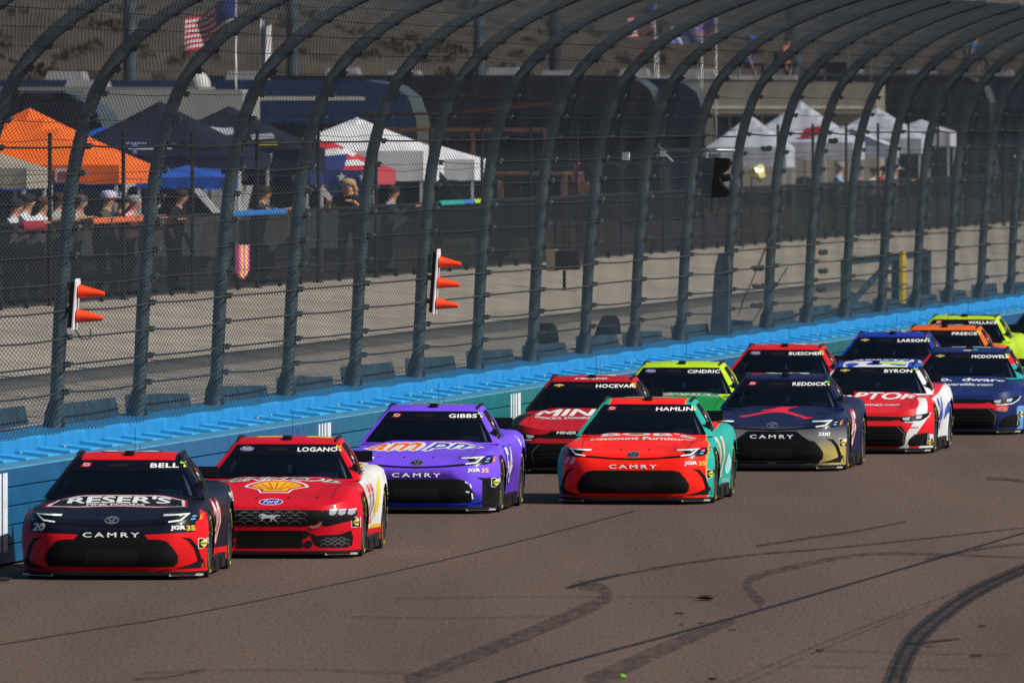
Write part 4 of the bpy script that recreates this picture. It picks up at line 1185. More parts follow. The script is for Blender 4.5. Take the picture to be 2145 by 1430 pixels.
# 6 -------- neon over green
c = build_car('mustang', 'stock_car', 'neon yellow roofed stock car with green hood in second row', 1429, 756, 6.2, (.012, .25, .05), [NEON, (.6, .5, .02)],
    [lambda x, y, z: mn(.52 - z, 2 - y), lambda x, y, z: .03 - np.abs(np.abs(x) - .80 + .2 * (y - .8))], [lambda x, y, z: x * 0 + 1, NO])
mustang_front(c, False)
dtext(c, 'hood_lettering_edge', 'MENARDS', 0, 1.33, 1.3, .2, 'top', M_WHITE, .005, bold=.08, shear=.2); dtext(c, 'hood_lettering', 'MENARDS', 0, 1.33, 1.25, .15, 'top', cmat((.05, .06, .05), .5), .010, bold=.02, shear=.2)
name_strip(c, 'CINDRIC', .46, .34)
# 7 -------- navy and gold
c = build_car('camry', 'stock_car', 'navy stock car with red leaping figure on hood and gold lower nose', 1646, 781, 5.7, (.006, .010, .05), [(.17, .17, .17, .08), (.42, .34, .10, .07)],
    [lambda x, y, z: mn(.53 - z, 1.0 - y), lambda x, y, z: mn(mn(.34 - z, .8 - y), np.abs(x) - .66)], [NO, NO])
camry_front(c, M_BLK, M_BLK); fuel_decal(c, .945, .37)
dpoly(c, 'nose_black_panel', [[(-.33, .53), (-.52, .40), (.52, .40), (.33, .53)]], 'front', M_BLK, .006)
JR = cmat((.62, .02, .045), .45)
hy = lambda Y: 1.46 - (Y - 692) / 145 * .92
hx = lambda X: (X - 745) / 4.61 / 158
poly = [(385, 818), (395, 803), (480, 790), (590, 762), (690, 745), (585, 750), (585, 742), (700, 728), (735, 712), (790, 706), (860, 708), (905, 697), (940, 700), (880, 718), (838, 735), (850, 752), (940, 780), (1010, 802), (1040, 808), (1050, 815), (1125, 826), (1120, 834), (1035, 838), (1015, 822), (930, 800), (840, 775), (760, 766), (700, 765), (600, 782), (480, 808), (420, 818)]
dpoly(c, 'hood_emblem', [[(hx(X), hy(Y)) for X, Y in poly]], 'top', JR, .006)
dtext(c, 'team_lettering', '23XI', .71, .49, .16, .05, 'front', M_WHITE, .010, bold=.05, shear=.2)
name_strip(c, 'REDDICK', .46, .35); roof_number(c, '45', M_WHITE); door_number(c, '45', M_WHITE, JR)
# 8 -------- plain red behind
c = build_car('mustang', 'stock_car', 'red stock car with pale roof number boxed in behind the navy car', 1644, 720, 6.4, (.58, .010, .02), [(.01, .01, .012)],
    [lambda x, y, z: mn(.34 - z, 2.0 - y)], [NO])
mustang_front(c, False); name_strip(c, 'BUESCHER', .50, .345); roof_number(c, '17', M_WHITE)
# 9 -------- red and white
c = build_car('camaro', 'stock_car', 'red and white stock car with blue and white roof and rear fender', 1835, 755, 6.0, (.66, .012, .02), [(.62, .64, .66), (.62, .64, .66), (.015, .06, .45)],
    [lambda x, y, z: mn(.062 - np.abs(np.abs(x) - .80 + .55 * mx_(0, .48 - z) - .04 * np.sin(y * 4)), 1.25 - y), lambda x, y, z: mx_(mn(np.abs(x) - .88, y - 1.5), mn(mn(np.abs(x) - .80, .26 - z), .6 - y)), lambda x, y, z: mn(np.abs(x) - .88, mn(y - 3.0, .07 - np.abs(z - .52 + .1 * np.sin(y * 3))))],
    [lambda x, y, z: mn(1.14 - z, np.abs(x) - .4), lambda x, y, z: z - 1.16, lambda x, y, z: mn(z - 1.15, np.abs(x) - .47)])
camaro_front(c); fuel_decal(c, .93, .15)
dtext(c, 'hood_lettering', 'RAPTOR', 0, 1.18, 1.34, .46, 'top', cmat((.7, .70, .70), .45), .006, bold=.03, shear=.2); dtext(c, 'hood_lettering', 'raptorcoatings.com', 0, .55, .98, .17, 'top', M_WHITE, .006, bold=.02)
RB = cmat((.02, .05, .45), .4)
dpoly(c, 'roof_print', [ell(-.34, 2.36, .10, .10, 14), ell(-.02, 2.38, .12, .10, 14), ell(.34, 2.36, .12, .07, 14)], 'top', RB, .005)
dpoly(c, 'roof_flash', [[(.05, 2.42), (.42, 2.36), (.46, 2.5), (.1, 2.55)]], 'top', cmat((.4, .66, .02), .5), .008)
dtext(c, 'roof_number', '24', 0, 2.95, .6, .6, 'top', RB, .007, bold=.03, rot=-R(90))
name_strip(c, 'BYRON', .40, .345); door_number(c, '24', RB); dtext(c, 'nose_sticker', 'HENDRICK', .735, .365, .12, .022, 'front', MR, .010, bold=.02)
# 10 ------- royal blue
c = build_car('camaro', 'stock_car', 'royal blue stock car with white hood lettering, third row by the wall', 1870, 694, 6.8, ROY, [(.55, .01, .02)],
    [lambda x, y, z: mn(.40 - z, .8 - y)], [lambda x, y, z: .012 - np.abs(np.abs(x) - .56) + .0 * z])
camaro_front(c, False); dtext(c, 'hood_lettering', 'HENDRICKCARS', 0, 1.30, 1.35, .26, 'top', M_WHITE, .006, bold=.03, shear=.15)
name_strip(c, 'LARSON', .46, .34); roof_number(c, '5', M_WHITE, MR, .6, .4)
# 11 ------- navy with red and teal pillars
c = build_car('camaro', 'stock_car', 'navy stock car with red and teal windshield pillar at right edge', 2031, 726, 6.6, (.008, .02, .11), [(.65, .012, .03), (.02, .30, .30), (.10, .30, .6)],
    [lambda x, y, z: mn(.06 - np.abs(z - .44 + .12 * mx_(0, np.abs(x) - .35)), mn(.8 - y, .78 - np.abs(x))), NO, lambda x, y, z: mn(np.abs(x) - .90, mn(.42 - z, 1.0 - y))],
    [lambda x, y, z: mn(mn(np.abs(x) - .5, z - 1.02), 1.17 - z), lambda x, y, z: mn(np.abs(x) - .5, 1.02 - z), NO])
camaro_front(c, True); fuel_decal(c, .955, .29)
dtext(c, 'hood_lettering', 'LiTo.', -.42, 1.22, .52, .24, 'top', M_WHITE, .006, bold=.03); dtext(c, 'hood_lettering', 'dware', .32, 1.20, .66, .20, 'top', M_WHITE, .006, bold=.03)
dtext(c, 'hood_lettering', 'hardwarelife.com', 0, .86, .98, .19, 'top', M_WHITE, .006, bold=.03)
o_ = dstroke(c, 'nose_emblem', ell(.69, .375, .075, .026, 18), .008, 'front', cmat((.5, .45, .25), .4), .012, closed=True); dtext(c, 'nose_emblem_lettering', 'SPIRE', .69, .375, .11, .024, 'front', cmat((.5, .45, .25), .4), .012, bold=.02)
name_strip(c, 'MCDOWELL', .56, .34); roof_number(c, '71', M_WHITE); dpoly(c, 'roof_spot', [ell(-.02, 2.34, .07, .04, 14)], 'top', M_WHITE, .006); dpoly(c, 'roof_patch', [rrect(.06, 2.32, .13, 2.42)], 'top', cmat(TEAL, .4), .006)
# 12 ------- orange roof
c = build_car('mustang', 'stock_car', 'orange roofed stock car half hidden behind the blue cars', 1979, 680, 7.0, (.72, .12, .01), [(.01, .01, .014)], [lambda x, y, z: mn(.45 - z, 2 - y)], [NO])
mustang_front(c, False); name_strip(c, 'PREECE', .42, .36); roof_number(c, '60', M_WHITE, M_BLK)
# 13 ------- neon, furthest whole car
c = build_car('camry', 'stock_car', 'neon yellow stock car farthest back, dark roof patch', 2021, 658, 7.2, (.40, .58, .012), [(.02, .02, .03)], [lambda x, y, z: mn(.40 - z, .8 - y)], [lambda x, y, z: mn(mn(z - 1.17, .42 - np.abs(x - .1)), y - 2.5)])
camry_front(c, cmat(NEON, .4)); name_strip(c, 'WALLACE', .5, .345)
# 14 ------- cut by the picture edge
c = build_car('camaro', 'stock_car', 'dark navy stock car with yellow fender cut off by right picture edge', 2212, 648, 7.3, (.012, .016, .05), [(.65, .42, .01)], [lambda x, y, z: mx_(mn(z - .70, mn(1.5 - y, np.abs(x) - .5)), mn(.4 - z, .8 - y))], [NO])
camaro_front(c, False)
# ============================================================ CROWD SIDE OF THE FENCE
TZ = 1.9
def tz(q): return 1.9 + max(0, -q - 14) * .0031
# ---------------------------------------------------------- spectator fence
def mesh_fabric():
    m = mat('black_screen_fabric', (.004, .005, .006), .9, spec=.1)
    n = m.node_tree.nodes; l = m.node_tree.links
    no = n.new('ShaderNodeTexNoise'); no.inputs['Scale'].default_value = 1.3; no.inputs['Detail'].default_value = 4
    tc = n.new('ShaderNodeTexCoord'); l.new(tc.outputs['Object'], no.inputs['Vector'])
    cr = n.new('ShaderNodeValToRGB'); cr.color_ramp.elements[0].color = (.82,) * 3 + (1,); cr.color_ramp.elements[1].color = (.97,) * 3 + (1,)
    l.new(no.outputs['Fac'], cr.inputs[0]); l.new(cr.outputs[0], n['Principled BSDF'].inputs['Alpha'])
    return m
M_FAB = mesh_fabric()
M_BPOST = mat('black_post', (.008, .01, .014), .6)
FQ2 = -10.3
sa = hit(-60, FQ2)[0]; SP2 = 7.35
sf = thing('spectator_fence', 'black screened crowd fence with tall posts on top of the bank', 'fence', wp(sa, FQ2, 1.88), -WA)
nb = 25
fm = MB()
V = []; F = []
for i in range(13):
    for j in range(5):
        V.append((.02 * math.sin(i * 1.3 + j) , i * SP2 / 12, .14 + j * (1.14 / 4)))
for i in range(12):
    for j in range(4): F.append((i * 5 + j, (i + 1) * 5 + j, (i + 1) * 5 + j + 1, i * 5 + j + 1))
fab0 = mesh_obj('screen_panel', V, F, M_FAB, sf, True)
po0 = MB().tube([(0, 0, 0), (0, 0, 2.7)], .032, 8).box((0, 0, .01), (.16, .16, .02)).build('fence_post', M_BPOST, sf, True, 40)
st0 = MB().box((0, 0, .07), (.07, .09, .14)).build('fence_foot', M_BPOST, sf)
rl0 = MB().tube([(0, 0, 1.30), (0, SP2, 1.30)], .03, 6).build('top_rail', M_BPOST, sf, True)
wi0 = MB().tube([(0, 0, 0), (0, SP2 / 2, -.04), (0, SP2, 0)], .006, 4).build('fence_wire', M_BPOST, sf)
wi0.location = (0, 0, 2.6)
for k in range(nb):
    if k:
        link_copy(fab0, 'screen_panel', (0, k * SP2, 0), None, sf); link_copy(po0, 'fence_post', (0, k * SP2, 0), None, sf); link_copy(rl0, 'top_rail', (0, k * SP2, 0), None, sf)
        link_copy(wi0, 'fence_wire', (0, k * SP2, 2.6), None, sf)
    link_copy(wi0, 'fence_wire', (0, k * SP2, 1.95), None, sf)
    for j in (1, 2):
        if k == 0 and j == 1: st0.location = (.03, SP2 / 3, 0)
        else: link_copy(st0, 'fence_foot', (.03, k * SP2 + j * SP2 / 3, 0), None, sf)
def on_fence(px, py, dq=0.0):
    s_, D = hit(px, FQ2 + dq); return s_, FQ2 + dq, zpx(py, D)
# towels and cloths over the rail
def towel(px0, px1, py, drop, colr, label, name='towel', m=None):
    s0, q, z = on_fence(px0, py); s1 = hit(px1, FQ2)[0]
    n = 16; V = []; F = []
    prof = [(-.045, -drop * .6), (-.04, -.02), (-.03, .012), (.0, .036), (.03, .012), (.038, -.02), (.042, -drop * .75)]
    for i in range(n + 1):
        for j, (x, h) in enumerate(prof):
            V.append((x + .012 * math.sin(i * 1.7), (s1 - s0) * i / n, h * (1 + .12 * math.sin(i * 2.3 + j)) if h < 0 else h))
    k = len(prof)
    for i in range(n):
        for j in range(k - 1): F.append((i * k + j, (i + 1) * k + j, (i + 1) * k + j + 1, i * k + j + 1))
    o = mesh_obj(name, V, F, m or mat(name + '_cloth', colr, .9, var=.2, scale=6), None, True)
    o.location = wp(s0, FQ2, 1.88 + 1.30); o.rotation_euler = WR
    so_ = o.modifiers.new('thick', 'SOLIDIFY'); so_.thickness = .008
    return tag(o, label, 'towel', 'cloths over the crowd fence rail')
towel(44, 92, 468, .12, (.28, .015, .035), 'red cloth draped over the crowd fence rail at far left')
towel(190, 304, 458, .07, (.5, .11, .035), 'orange cloth along the rail under two leaning spectators')
towel(470, 596, 442, .07, (.015, .13, .38), 'blue cloth laid along the rail below the dark shirted spectator')
towel(920, 968, 416, .06, (.03, .3, .28), 'teal cloth on the rail beside the white canopy leg')
towel(968, 990, 415, .05, (.04, .16, .45), 'short blue cloth between teal and lime cloths on rail')
towel(990, 1012, 414, .05, (.4, .55, .03), 'short lime cloth at the end of the teal cloth')
# striped body board hung on the screen
s_, q, z = on_fence(508, 550, .09)
bb = thing('body_board', 'pink and yellow striped body board hung on the black fence', 'board', wp(s_, q, z), -WA)
prof = [(-.55, -.20), (-.62, .05), (-.55, .30), (.55, .30), (.62, .05), (.52, -.20), (.3, -.32), (-.3, -.32)]
cols_ = [(.65, .10, .3), (.75, .55, .06), (.6, .12, .35), (.78, .6, .1), (.65, .10, .3)]
for i in range(5):
    y0 = -.60 + i * .24
    MB().prism([(y0, -.28 + .05 * abs(i - 2)), (y0 + .24, -.28 + .05 * abs(i - 1.5)), (y0 + .24, .30), (y0, .30)], 'x', -.03, .03).build('board_stripe', cmat(cols_[i], .6, var=.2, scale=5), bb)
# ---------------------------------------------------------- people
def person(label, loc, rz, shirt, pants, skin=(.42, .22, .14), pose='lean', hair=(.03, .02, .015), extra=None, group='spectators along the crowd fence', sc=1.0, shorts=False, long_hair=False):
    J = {'pelvis': (0, 0, .95, .14), 'spine': (.03, 0, 1.13, .135), 'chest': (.07, 0, 1.34, .15), 'neck': (.10, 0, 1.49, .058), 'hb': (.125, 0, 1.565, .078), 'head': (.135, 0, 1.645, .098), 'top': (.125, 0, 1.72, .07), 'nose': (.225, 0, 1.635, .018)}
    E = [('pelvis', 'spine'), ('spine', 'chest'), ('chest', 'neck'), ('neck', 'hb'), ('hb', 'head'), ('head', 'top'), ('head', 'nose')]
    for t, sg in (('l', 1), ('r', -1)):
        J['hip' + t] = (0, sg * .10, .90, .10); J['knee' + t] = (.03, sg * .11, .49, .062); J['ank' + t] = (-.02, sg * .11, .09, .045); J['toe' + t] = (.15, sg * .13, .035, .038)
        J['sh' + t] = (.07, sg * .19, 1.39, .068)
        if pose == 'lean': el, wr, hd = (.20, sg * .27, 1.17), (.44, sg * .19, 1.345), (.50, sg * .16, 1.36)
        elif pose == 'point': el, wr, hd = (.30, sg * .24, 1.30), (.58, sg * .20, 1.36), (.66, sg * .19, 1.37)
        elif pose == 'sit': el, wr, hd = (.18, sg * .25, 1.15), (.40, sg * .22, 1.10), (.47, sg * .21, 1.10)
        else: el, wr, hd = (.03, sg * .27, 1.12), (.12, sg * .27, .88), (.14, sg * .26, .81)
        J['el' + t] = (*el, .047); J['wr' + t] = (*wr, .032); J['hd' + t] = (*hd, .036)
        E += [('pelvis', 'hip' + t), ('hip' + t, 'knee' + t), ('knee' + t, 'ank' + t), ('ank' + t, 'toe' + t), ('chest', 'sh' + t), ('sh' + t, 'el' + t), ('el' + t, 'wr' + t), ('wr' + t, 'hd' + t)]
        d = (Vector(hd) - Vector(wr)).normalized(); side = Vector((0, 1, 0))
        for k, (off, ln) in enumerate(((-.030, .065), (-.010, .080), (.012, .075), (.032, .058))):
            b = Vector(hd) + d * .025 + side * off; m_ = b + d * ln * .55; e = m_ + d * ln * .4 + Vector((0, 0, -.02))
            J['f%d%s' % (k, t)] = (*m_, .010); J['g%d%s' % (k, t)] = (*e, .008)
            E += [('hd' + t, 'f%d%s' % (k, t)), ('f%d%s' % (k, t), 'g%d%s' % (k, t))]
        th = Vector(hd) - side * sg * .05 + d * .01 + Vector((0, 0, .01)); J['th' + t] = (*th, .011); E.append(('hd' + t, 'th' + t))
    if pose == 'seat':
        for k in list(J):
            x, y, z, r_ = J[k]
            if k.startswith('knee'): J[k] = (.43, y, .50, r_)
            elif k.startswith('ank'): J[k] = (.43, y, .09, r_)
            elif k.startswith('toe'): J[k] = (.58, y, .035, r_)
            else: J[k] = (x, y, z - .43, r_)
    hz_ = -.43 if pose == 'seat' else 0.0
    names = list(J); ix = {k: i for i, k in enumerate(names)}
    me = bpy.data.meshes.new('p'); me.from_pydata([J[k][:3] for k in names], [(ix[a], ix[b]) for a, b in E], [])
    o = bpy.data.objects.new('p', me); COL.objects.link(o)
    md = o.modifiers.new('s', 'SKIN'); md.use_smooth_shade = True
    for i, k in enumerate(names):
        sv = me.skin_vertices[0].data[i]; sv.radius = (J[k][3], J[k][3]); sv.use_root = (k == 'pelvis')
    ss = o.modifiers.new('u', 'SUBSURF'); ss.levels = 1; ss.render_levels = 1
    dg = bpy.context.evaluated_depsgraph_get(); m2 = bpy.data.meshes.new_from_object(o.evaluated_get(dg))
    bpy.data.objects.remove(o); bpy.data.meshes.remove(me)
    root = thing('person', label, 'person', loc, rz, group); root.scale = (sc * 1.25, sc * 1.3, sc)
    m2.materials.clear()
    ms = [cmat(shirt, .9), cmat(pants, .9), cmat(skin, .6), cmat((.05, .05, .055), .8)]
    for x in ms: m2.materials.append(x)
    for p in m2.polygons:
        c = p.center.copy()
        if pose == 'seat': c.z = c.z + .43 if (c.z > .55 or c.x < .2) else (.5 if c.z > .12 else .05); c.x = min(c.x, .22) if c.z <= .5 else c.x
        k = 0
        if c.z < .10: k = 3
        elif c.z < .96 and abs(c.y) < .22 and c.x < .3: k = 2 if (shorts and c.z < .52) else 1
        if c.z > 1.475 and abs(c.y) < .12: k = 2
        arm = abs(c.y) > .225 or c.x > .24
        if arm and c.z > .7 and c.z < 1.5 and (c.z < 1.27 or c.x > .22): k = 2
        p.material_index = k
    m2.name = 'body'; b = bpy.data.objects.new('body', m2); COL.objects.link(b); b.parent = root
    hm = cmat(hair, .9)
    root_ = root; root = bpy.data.objects.new('head', None); COL.objects.link(root); root.parent = root_; root.location = (0, 0, hz_); root.empty_display_size = .05
    h = MB().lathe([(.104, -.01), (.112, .03), (.104, .075), (.07, .108), (.02, .118)], (.118, 0, 1.65), n=14)
    if long_hair: h.tube([(.06, .06, 1.70), (.04, .09, 1.55), (.05, .09, 1.38)], [.036, .036, .02], 8).tube([(.06, -.06, 1.70), (.04, -.09, 1.55), (.05, -.09, 1.38)], [.036, .036, .02], 8)
    if extra and extra[0] == 'cap':
        cp = MB().lathe([(.112, .0), (.116, .05), (.095, .10), (.04, .125), (.01, .127)], (.125, 0, 1.665), n=16)
        cp.prism([(.20, -.08), (.31, -.05), (.33, 0), (.31, .05), (.20, .08)], 'z', 1.67, 1.685)
        cp.build('cap', cmat(extra[1], .8), root, True, 40)
    else: h.build('hair', hm, root, True, 60)
    for sg in (-1, 1): MB().lathe([(.004, -.008), (.011, 0), (.004, .008)], (.222, sg * .035, 1.655), n=8).build('eye', cmat((.01, .01, .01), .3), root)
    if extra and extra[0] == 'glasses':
        MB().box((.232, .04, 1.655), (.012, .06, .038)).box((.232, -.04, 1.655), (.012, .06, .038)).box((.232, 0, 1.662), (.01, .03, .008)).box((.17, .085, 1.66), (.13, .008, .01)).box((.17, -.085, 1.66), (.13, .008, .01)).build('sunglasses', cmat((.05, .3, .6), .1, metal=.6), root)
    MB().tube([(.225, -.025, 1.585), (.232, 0, 1.582), (.225, .025, 1.585)], .006, 5).build('mouth', cmat((.25, .08, .07), .6), root)
    return root_
def at_rail(px, head_py, dq=-.58):
    s_, D = hit(px, FQ2 + dq); z = zpx(head_py, D)
    sc = (z - 1.9) / 1.78
    return wp(s_, FQ2 + dq, 1.9), max(.9, min(1.08, sc))
crowd = [
 (38, 404, 'spectator in white shirt leaning on rail at far left', (.5, .52, .56), (.03, .03, .04), dict(hair=(.03, .02, .02))),
 (108, 402, 'spectator in sage grey shirt leaning beside red cloth', (.22, .28, .27), (.04, .05, .08), dict(hair=(.05, .025, .02))),
 (72, 410, 'spectator in white top between two leaning men at far left', (.55, .56, .6), (.05, .05, .06), dict(hair=(.08, .04, .03))),
 (14, 414, 'spectator in pale grey top cut off by the left edge', (.45, .46, .48), (.03, .03, .04), dict(hair=(.02, .02, .02))),
 (150, 406, 'spectator in tan top behind the left fence post', (.35, .26, .18), (.04, .04, .05), dict(hair=(.1, .06, .04))),
 (238, 408, 'spectator in black top between pale cap and pink shirt', (.012, .012, .014), (.03, .03, .03), dict(pose='stand')),
 (306, 412, 'spectator in light shirt right of the pink shirt', (.5, .5, .48), (.05, .05, .06), dict()),
 (208, 400, 'spectator in olive shirt and pale cap at the orange cloth', (.06, .065, .045), (.05, .05, .06), dict(extra=('cap', (.55, .5, .68)))),
 (264, 407, 'grey haired spectator in pink shirt leaning on orange cloth', (.6, .32, .36), (.08, .06, .12), dict(hair=(.3, .28, .27), skin=(.45, .2, .14))),
 (362, 394, 'heavy set spectator in black shirt behind the rail', (.008, .008, .01), (.02, .02, .025), dict(pose='stand')),
 (536, 388, 'spectator in charcoal shirt with forearms on blue cloth', (.03, .032, .036), (.03, .03, .035), dict(pose='point')),
 (734, 372, 'fair haired woman in black top and mirrored sunglasses at rail', (.015, .014, .014), (.05, .08, .13), dict(hair=(.42, .27, .13), extra=('glasses',), long_hair=True, skin=(.55, .28, .17), face=-100)),
 (808, 388, 'spectator in grey shirt half hidden beside the white canopy', (.25, .25, .26), (.03, .03, .04), dict(pose='lean')),
 (1748, 338, 'grey haired spectator in pale blue shirt under white canopies', (.3, .4, .6), (.05, .05, .07), dict(hair=(.3, .28, .27))),
 (1822, 350, 'spectator in white top leaning low on the far rail', (.6, .6, .6), (.05, .05, .07), dict(hair=(.06, .04, .03))),
 (1842, 346, 'spectator in maroon top behind the far rail', (.3, .03, .05), (.05, .05, .07), dict(pose='stand')),
 (1862, 345, 'spectator in white cap with arm on the far rail', (.5, .3, .24), (.05, .05, .07), dict(extra=('cap', (.7, .7, .7)))),
]
for px, py, lab, sh_, pa, kw in crowd:
    loc, sc = at_rail(px, py)
    kw = dict(kw); fr = kw.pop('face', None)
    rz = -WA + (R(fr) if fr is not None else random.uniform(-.25, .25))
    if fr is not None:
        loc = loc - NV * .0
    person(lab, loc, rz, sh_, pa, sc=sc, **kw)
# ---------------------------------------------------------- pop-up canopies
M_LEG = mat('canopy_leg', (.55, .56, .58), .4, metal=.3)
def canopy(label, px, q, half, y_eave, y_bot, y_peak, colf, valf=None, legs=True, rz=0.0, group='pop-up canopies behind the crowd fence', m_leg=None):
    s_, D = hit(px, q); g0 = tz(q)
    ze, zb_, zp = zpx(y_eave, D) - g0, zpx(y_bot, D) - g0, zpx(y_peak, D) - g0
    r_ = thing('canopy_tent', label, 'tent', wp(s_, q, g0), -WA + rz, group)
    N = 12; mats = []; V = []; F = []; mi = []
    for i in range(N + 1):
        for j in range(N + 1):
            x = (i / N * 2 - 1) * half; y = (j / N * 2 - 1) * half
            d = max(abs(x), abs(y)) / half
            sag = -.05 * half * math.sin(math.pi * d) * (1 - abs(min(abs(x), abs(y)) / max(1e-6, max(abs(x), abs(y)))))
            V.append((x, y, ze + (zp - ze) * (1 - d)**1.08 + sag))
    def mm(col):
        k = cmat(col, .85, var=.08, scale=3)
        if k not in mats: mats.append(k)
        return mats.index(k)
    for i in range(N):
        for j in range(N):
            a = i * (N + 1) + j; F.append((a, a + N + 1, a + N + 2, a + 1))
            mi.append(mm(colf((i + .5) / N * 2 - 1, (j + .5) / N * 2 - 1)))
    top = mesh_obj('canopy_top', V, F, mats, r_, True, 25)
    top.data.polygons.foreach_set('material_index', np.array(mi, dtype=np.int32))
    for k in range(4):
        V = []; F = []; n = 14
        for i in range(n + 1):
            t = i / n * 2 - 1; wv = .02 * math.sin(i * 2.1 + k)
            for z, o_ in ((ze + .004, 0), (ze * .5 + zb_ * .5, .5), (zb_ + .012 * math.sin(i * 1.9), 1)):
                V.append((half + .004 + wv * o_, t * (half + .004), z))
        for i in range(n):
            for j in range(2): F.append((i * 3 + j, i * 3 + j + 1, i * 3 + j + 4, i * 3 + j + 3))
        c_, s2 = math.cos(k * math.pi / 2), math.sin(k * math.pi / 2)
        V = [(x * c_ - y * s2, x * s2 + y * c_, z) for x, y, z in V]
        vc = (valf or (lambda k: colf(.99, 0)))(k)
        mesh_obj('valance', V, F, cmat(vc, .85, var=.08, scale=3), r_, True)
    if legs:
        for sx in (-1, 1):
            for sy in (-1, 1):
                MB().box((sx * (half - .05), sy * (half - .05), ze / 2), (.05, .05, ze)).build('leg', m_leg or M_LEG, r_)
    return r_, half, ze, zb_, zp
def flat(c): return lambda x, y: c
ORT = (.78, .13, .012)
ot = canopy('bright orange peaked canopy at far left', 62, -13.0, 1.78, 345, 384, 226, flat(ORT))
o = MB().box((0.9, -1.79, ot[2] - .17), (.36, .01, .22)).build('logo_patch', cmat((.55, .5, .55), .7), ot[0])
o = MB().box((0.9, -1.798, ot[2] - .17), (.24, .01, .13)).build('logo_print', cmat((.35, .03, .05), .7), ot[0])
canopy('tan canopy corner in front of the orange canopy', -60, -11.9, 1.05, 352, 394, 300, flat((.27, .25, .2)))
canopy('royal blue canopy behind the orange canopy', 215, -15.2, 1.98, 352, 397, 266, flat((.012, .07, .42)))
DKN = (.006, .009, .026)
t1 = canopy('black canopy with white and blue lettering left of the flag canopy', 335, -13.7, 1.75, 326, 352, 212, flat(DKN))
for txt, y0, z0, w_, h_, m_ in (('T', -.2, t1[2] + .12, .42, .24, cmat((.30, .30, .62), .7)),):
    v, tt = text_fit(txt, w_, h_, 0.0)
    mesh_obj('canopy_lettering', [(x + y0, -1.775 if z0 < t1[2] else -1.62, z0 + z) for x, z, _l in v[:len(v)]], tt, m_, t1[0])
t2 = canopy('black canopy with white and yellow crests above starry valance', 480, -13.3, 1.55, 312, 362, 222, flat((.007, .009, .022)))
for y0, z0 in ((-.75, .0), (-.2, .0), (.35, -.02), (.9, 0)):
    b = MB().prism([(y0 - .11, t2[2] - .26), (y0 - .14, t2[2] - .06), (y0, t2[2] - .12), (y0 + .14, t2[2] - .06), (y0 + .11, t2[2] - .26), (y0, t2[2] - .34)], 'y', -1.59, -1.58).build('crest', cmat((.38, .4, .5), .7), t2[0])
    MB().box((y0, -1.60, t2[2] - .24), (.2, .01, .04)).box((y0, -1.60, t2[2] - .30), (.06, .012, .05)).build('crest_gold', cmat((.5, .4, .03), .7), b)
def slope_print(tt_, x0, x1, d0, d1, col, skew=0.0):
    """a printed patch lying on the camera-side slope of a canopy; d: 0 peak, 1 eave"""
    r0, half, ze, zb_, zp = tt_
    V = []; F = []
    for i in range(7):
        for j in range(5):
            d = d0 + (d1 - d0) * j / 4; x = (x0 + (x1 - x0) * i / 6 + skew * (d - d0)) * half
            x = max(-half * d * .97, min(half * d * .97, x)); m_ = abs(x) / max(1e-6, half * d)
            V.append((x, -half * d - .004, ze + (zp - ze) * (1 - d)**1.08 - .05 * half * math.sin(math.pi * d) * (1 - m_) + .016))
    for i in range(6):
        for j in range(4): F.append((i * 5 + j, i * 5 + j + 1, i * 5 + j + 6, i * 5 + j + 5))
    return mesh_obj('slope_print', V, F, cmat(col, .8), r0, True)
slope_print(t2, -.42, .10, .42, .58, (.36, .37, .42), .4); slope_print(t2, .02, .26, .66, .78, (.5, .40, .02)); slope_print(t2, .35, .62, .62, .74, (.3, .31, .36), .3)
slope_print(t2, -.75, -.35, .82, .92, (.12, .14, .36), .3); slope_print(t1, -.2, .25, .80, .84, (.35, .36, .5)); slope_print(t2, .45, .7, .82, .9, (.42, .36, .04), .2)
canopy('low royal blue canopy between orange and black canopies', 392, -12.4, .78, 372, 394, 346, flat((.012, .08, .42)))
STAR = lambda x, y: (.02, .035, .16) if x < 0.15 else ((.5, .03, .05) if int((y + 1) * 5 + 10) % 2 else (.62, .62, .64))
t3 = canopy('stars and stripes canopy between black and white canopies', 668, -13.4, 1.30, 356, 386, 284, lambda x, y: (.02, .035, .16) if y < -.5 and x < .45 else ((.5, .03, .05) if int((max(abs(x), abs(y))) * 6) % 2 else (.62, .62, .64)), lambda k: (.02, .035, .18) if k == 3 else (.5, .06, .08))
def star(cx, cz, r_):
    return [(cx + (r_ if i % 2 == 0 else r_ * .42) * math.sin(i * math.pi / 5), cz + (r_ if i % 2 == 0 else r_ * .42) * math.cos(i * math.pi / 5)) for i in range(10)]
for i in range(6):
    MB().prism(star(-1.05 + i * .42, t3[2] - .13, .10), 'y', -1.345, -1.335).build('star', cmat((.7, .7, .74), .7), t3[0])
t4 = canopy('navy canopy with white star valance beside the flag canopy', 556, -12.7, .95, 358, 387, 330, flat((.012, .02, .10)))
for i in range(4): MB().prism(star(-.7 + i * .46, t4[2] - .12, .085), 'y', -.985, -.975).build('star', cmat((.6, .6, .64), .7), t4[0])
canopy('white peaked canopy right of the flag canopy', 748, -14.4, 1.55, 316, 378, 246, flat((.68, .69, .72)))
canopy('small white canopy at the right of the white peaked canopy', 905, -15.4, 1.05, 334, 377, 300, flat((.68, .70, .74)))
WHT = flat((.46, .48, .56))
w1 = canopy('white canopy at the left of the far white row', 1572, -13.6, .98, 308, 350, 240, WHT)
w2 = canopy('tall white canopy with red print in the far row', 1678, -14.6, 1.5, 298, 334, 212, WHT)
MB().prism([(.1, w2[2] + .10), (.55, w2[2] + .16), (.75, w2[2] + .3), (.6, w2[2] + .42), (.25, w2[2] + .36)], 'y', -1.36, -1.34).build('red_print', cmat((.6, .03, .06), .7), w2[0])
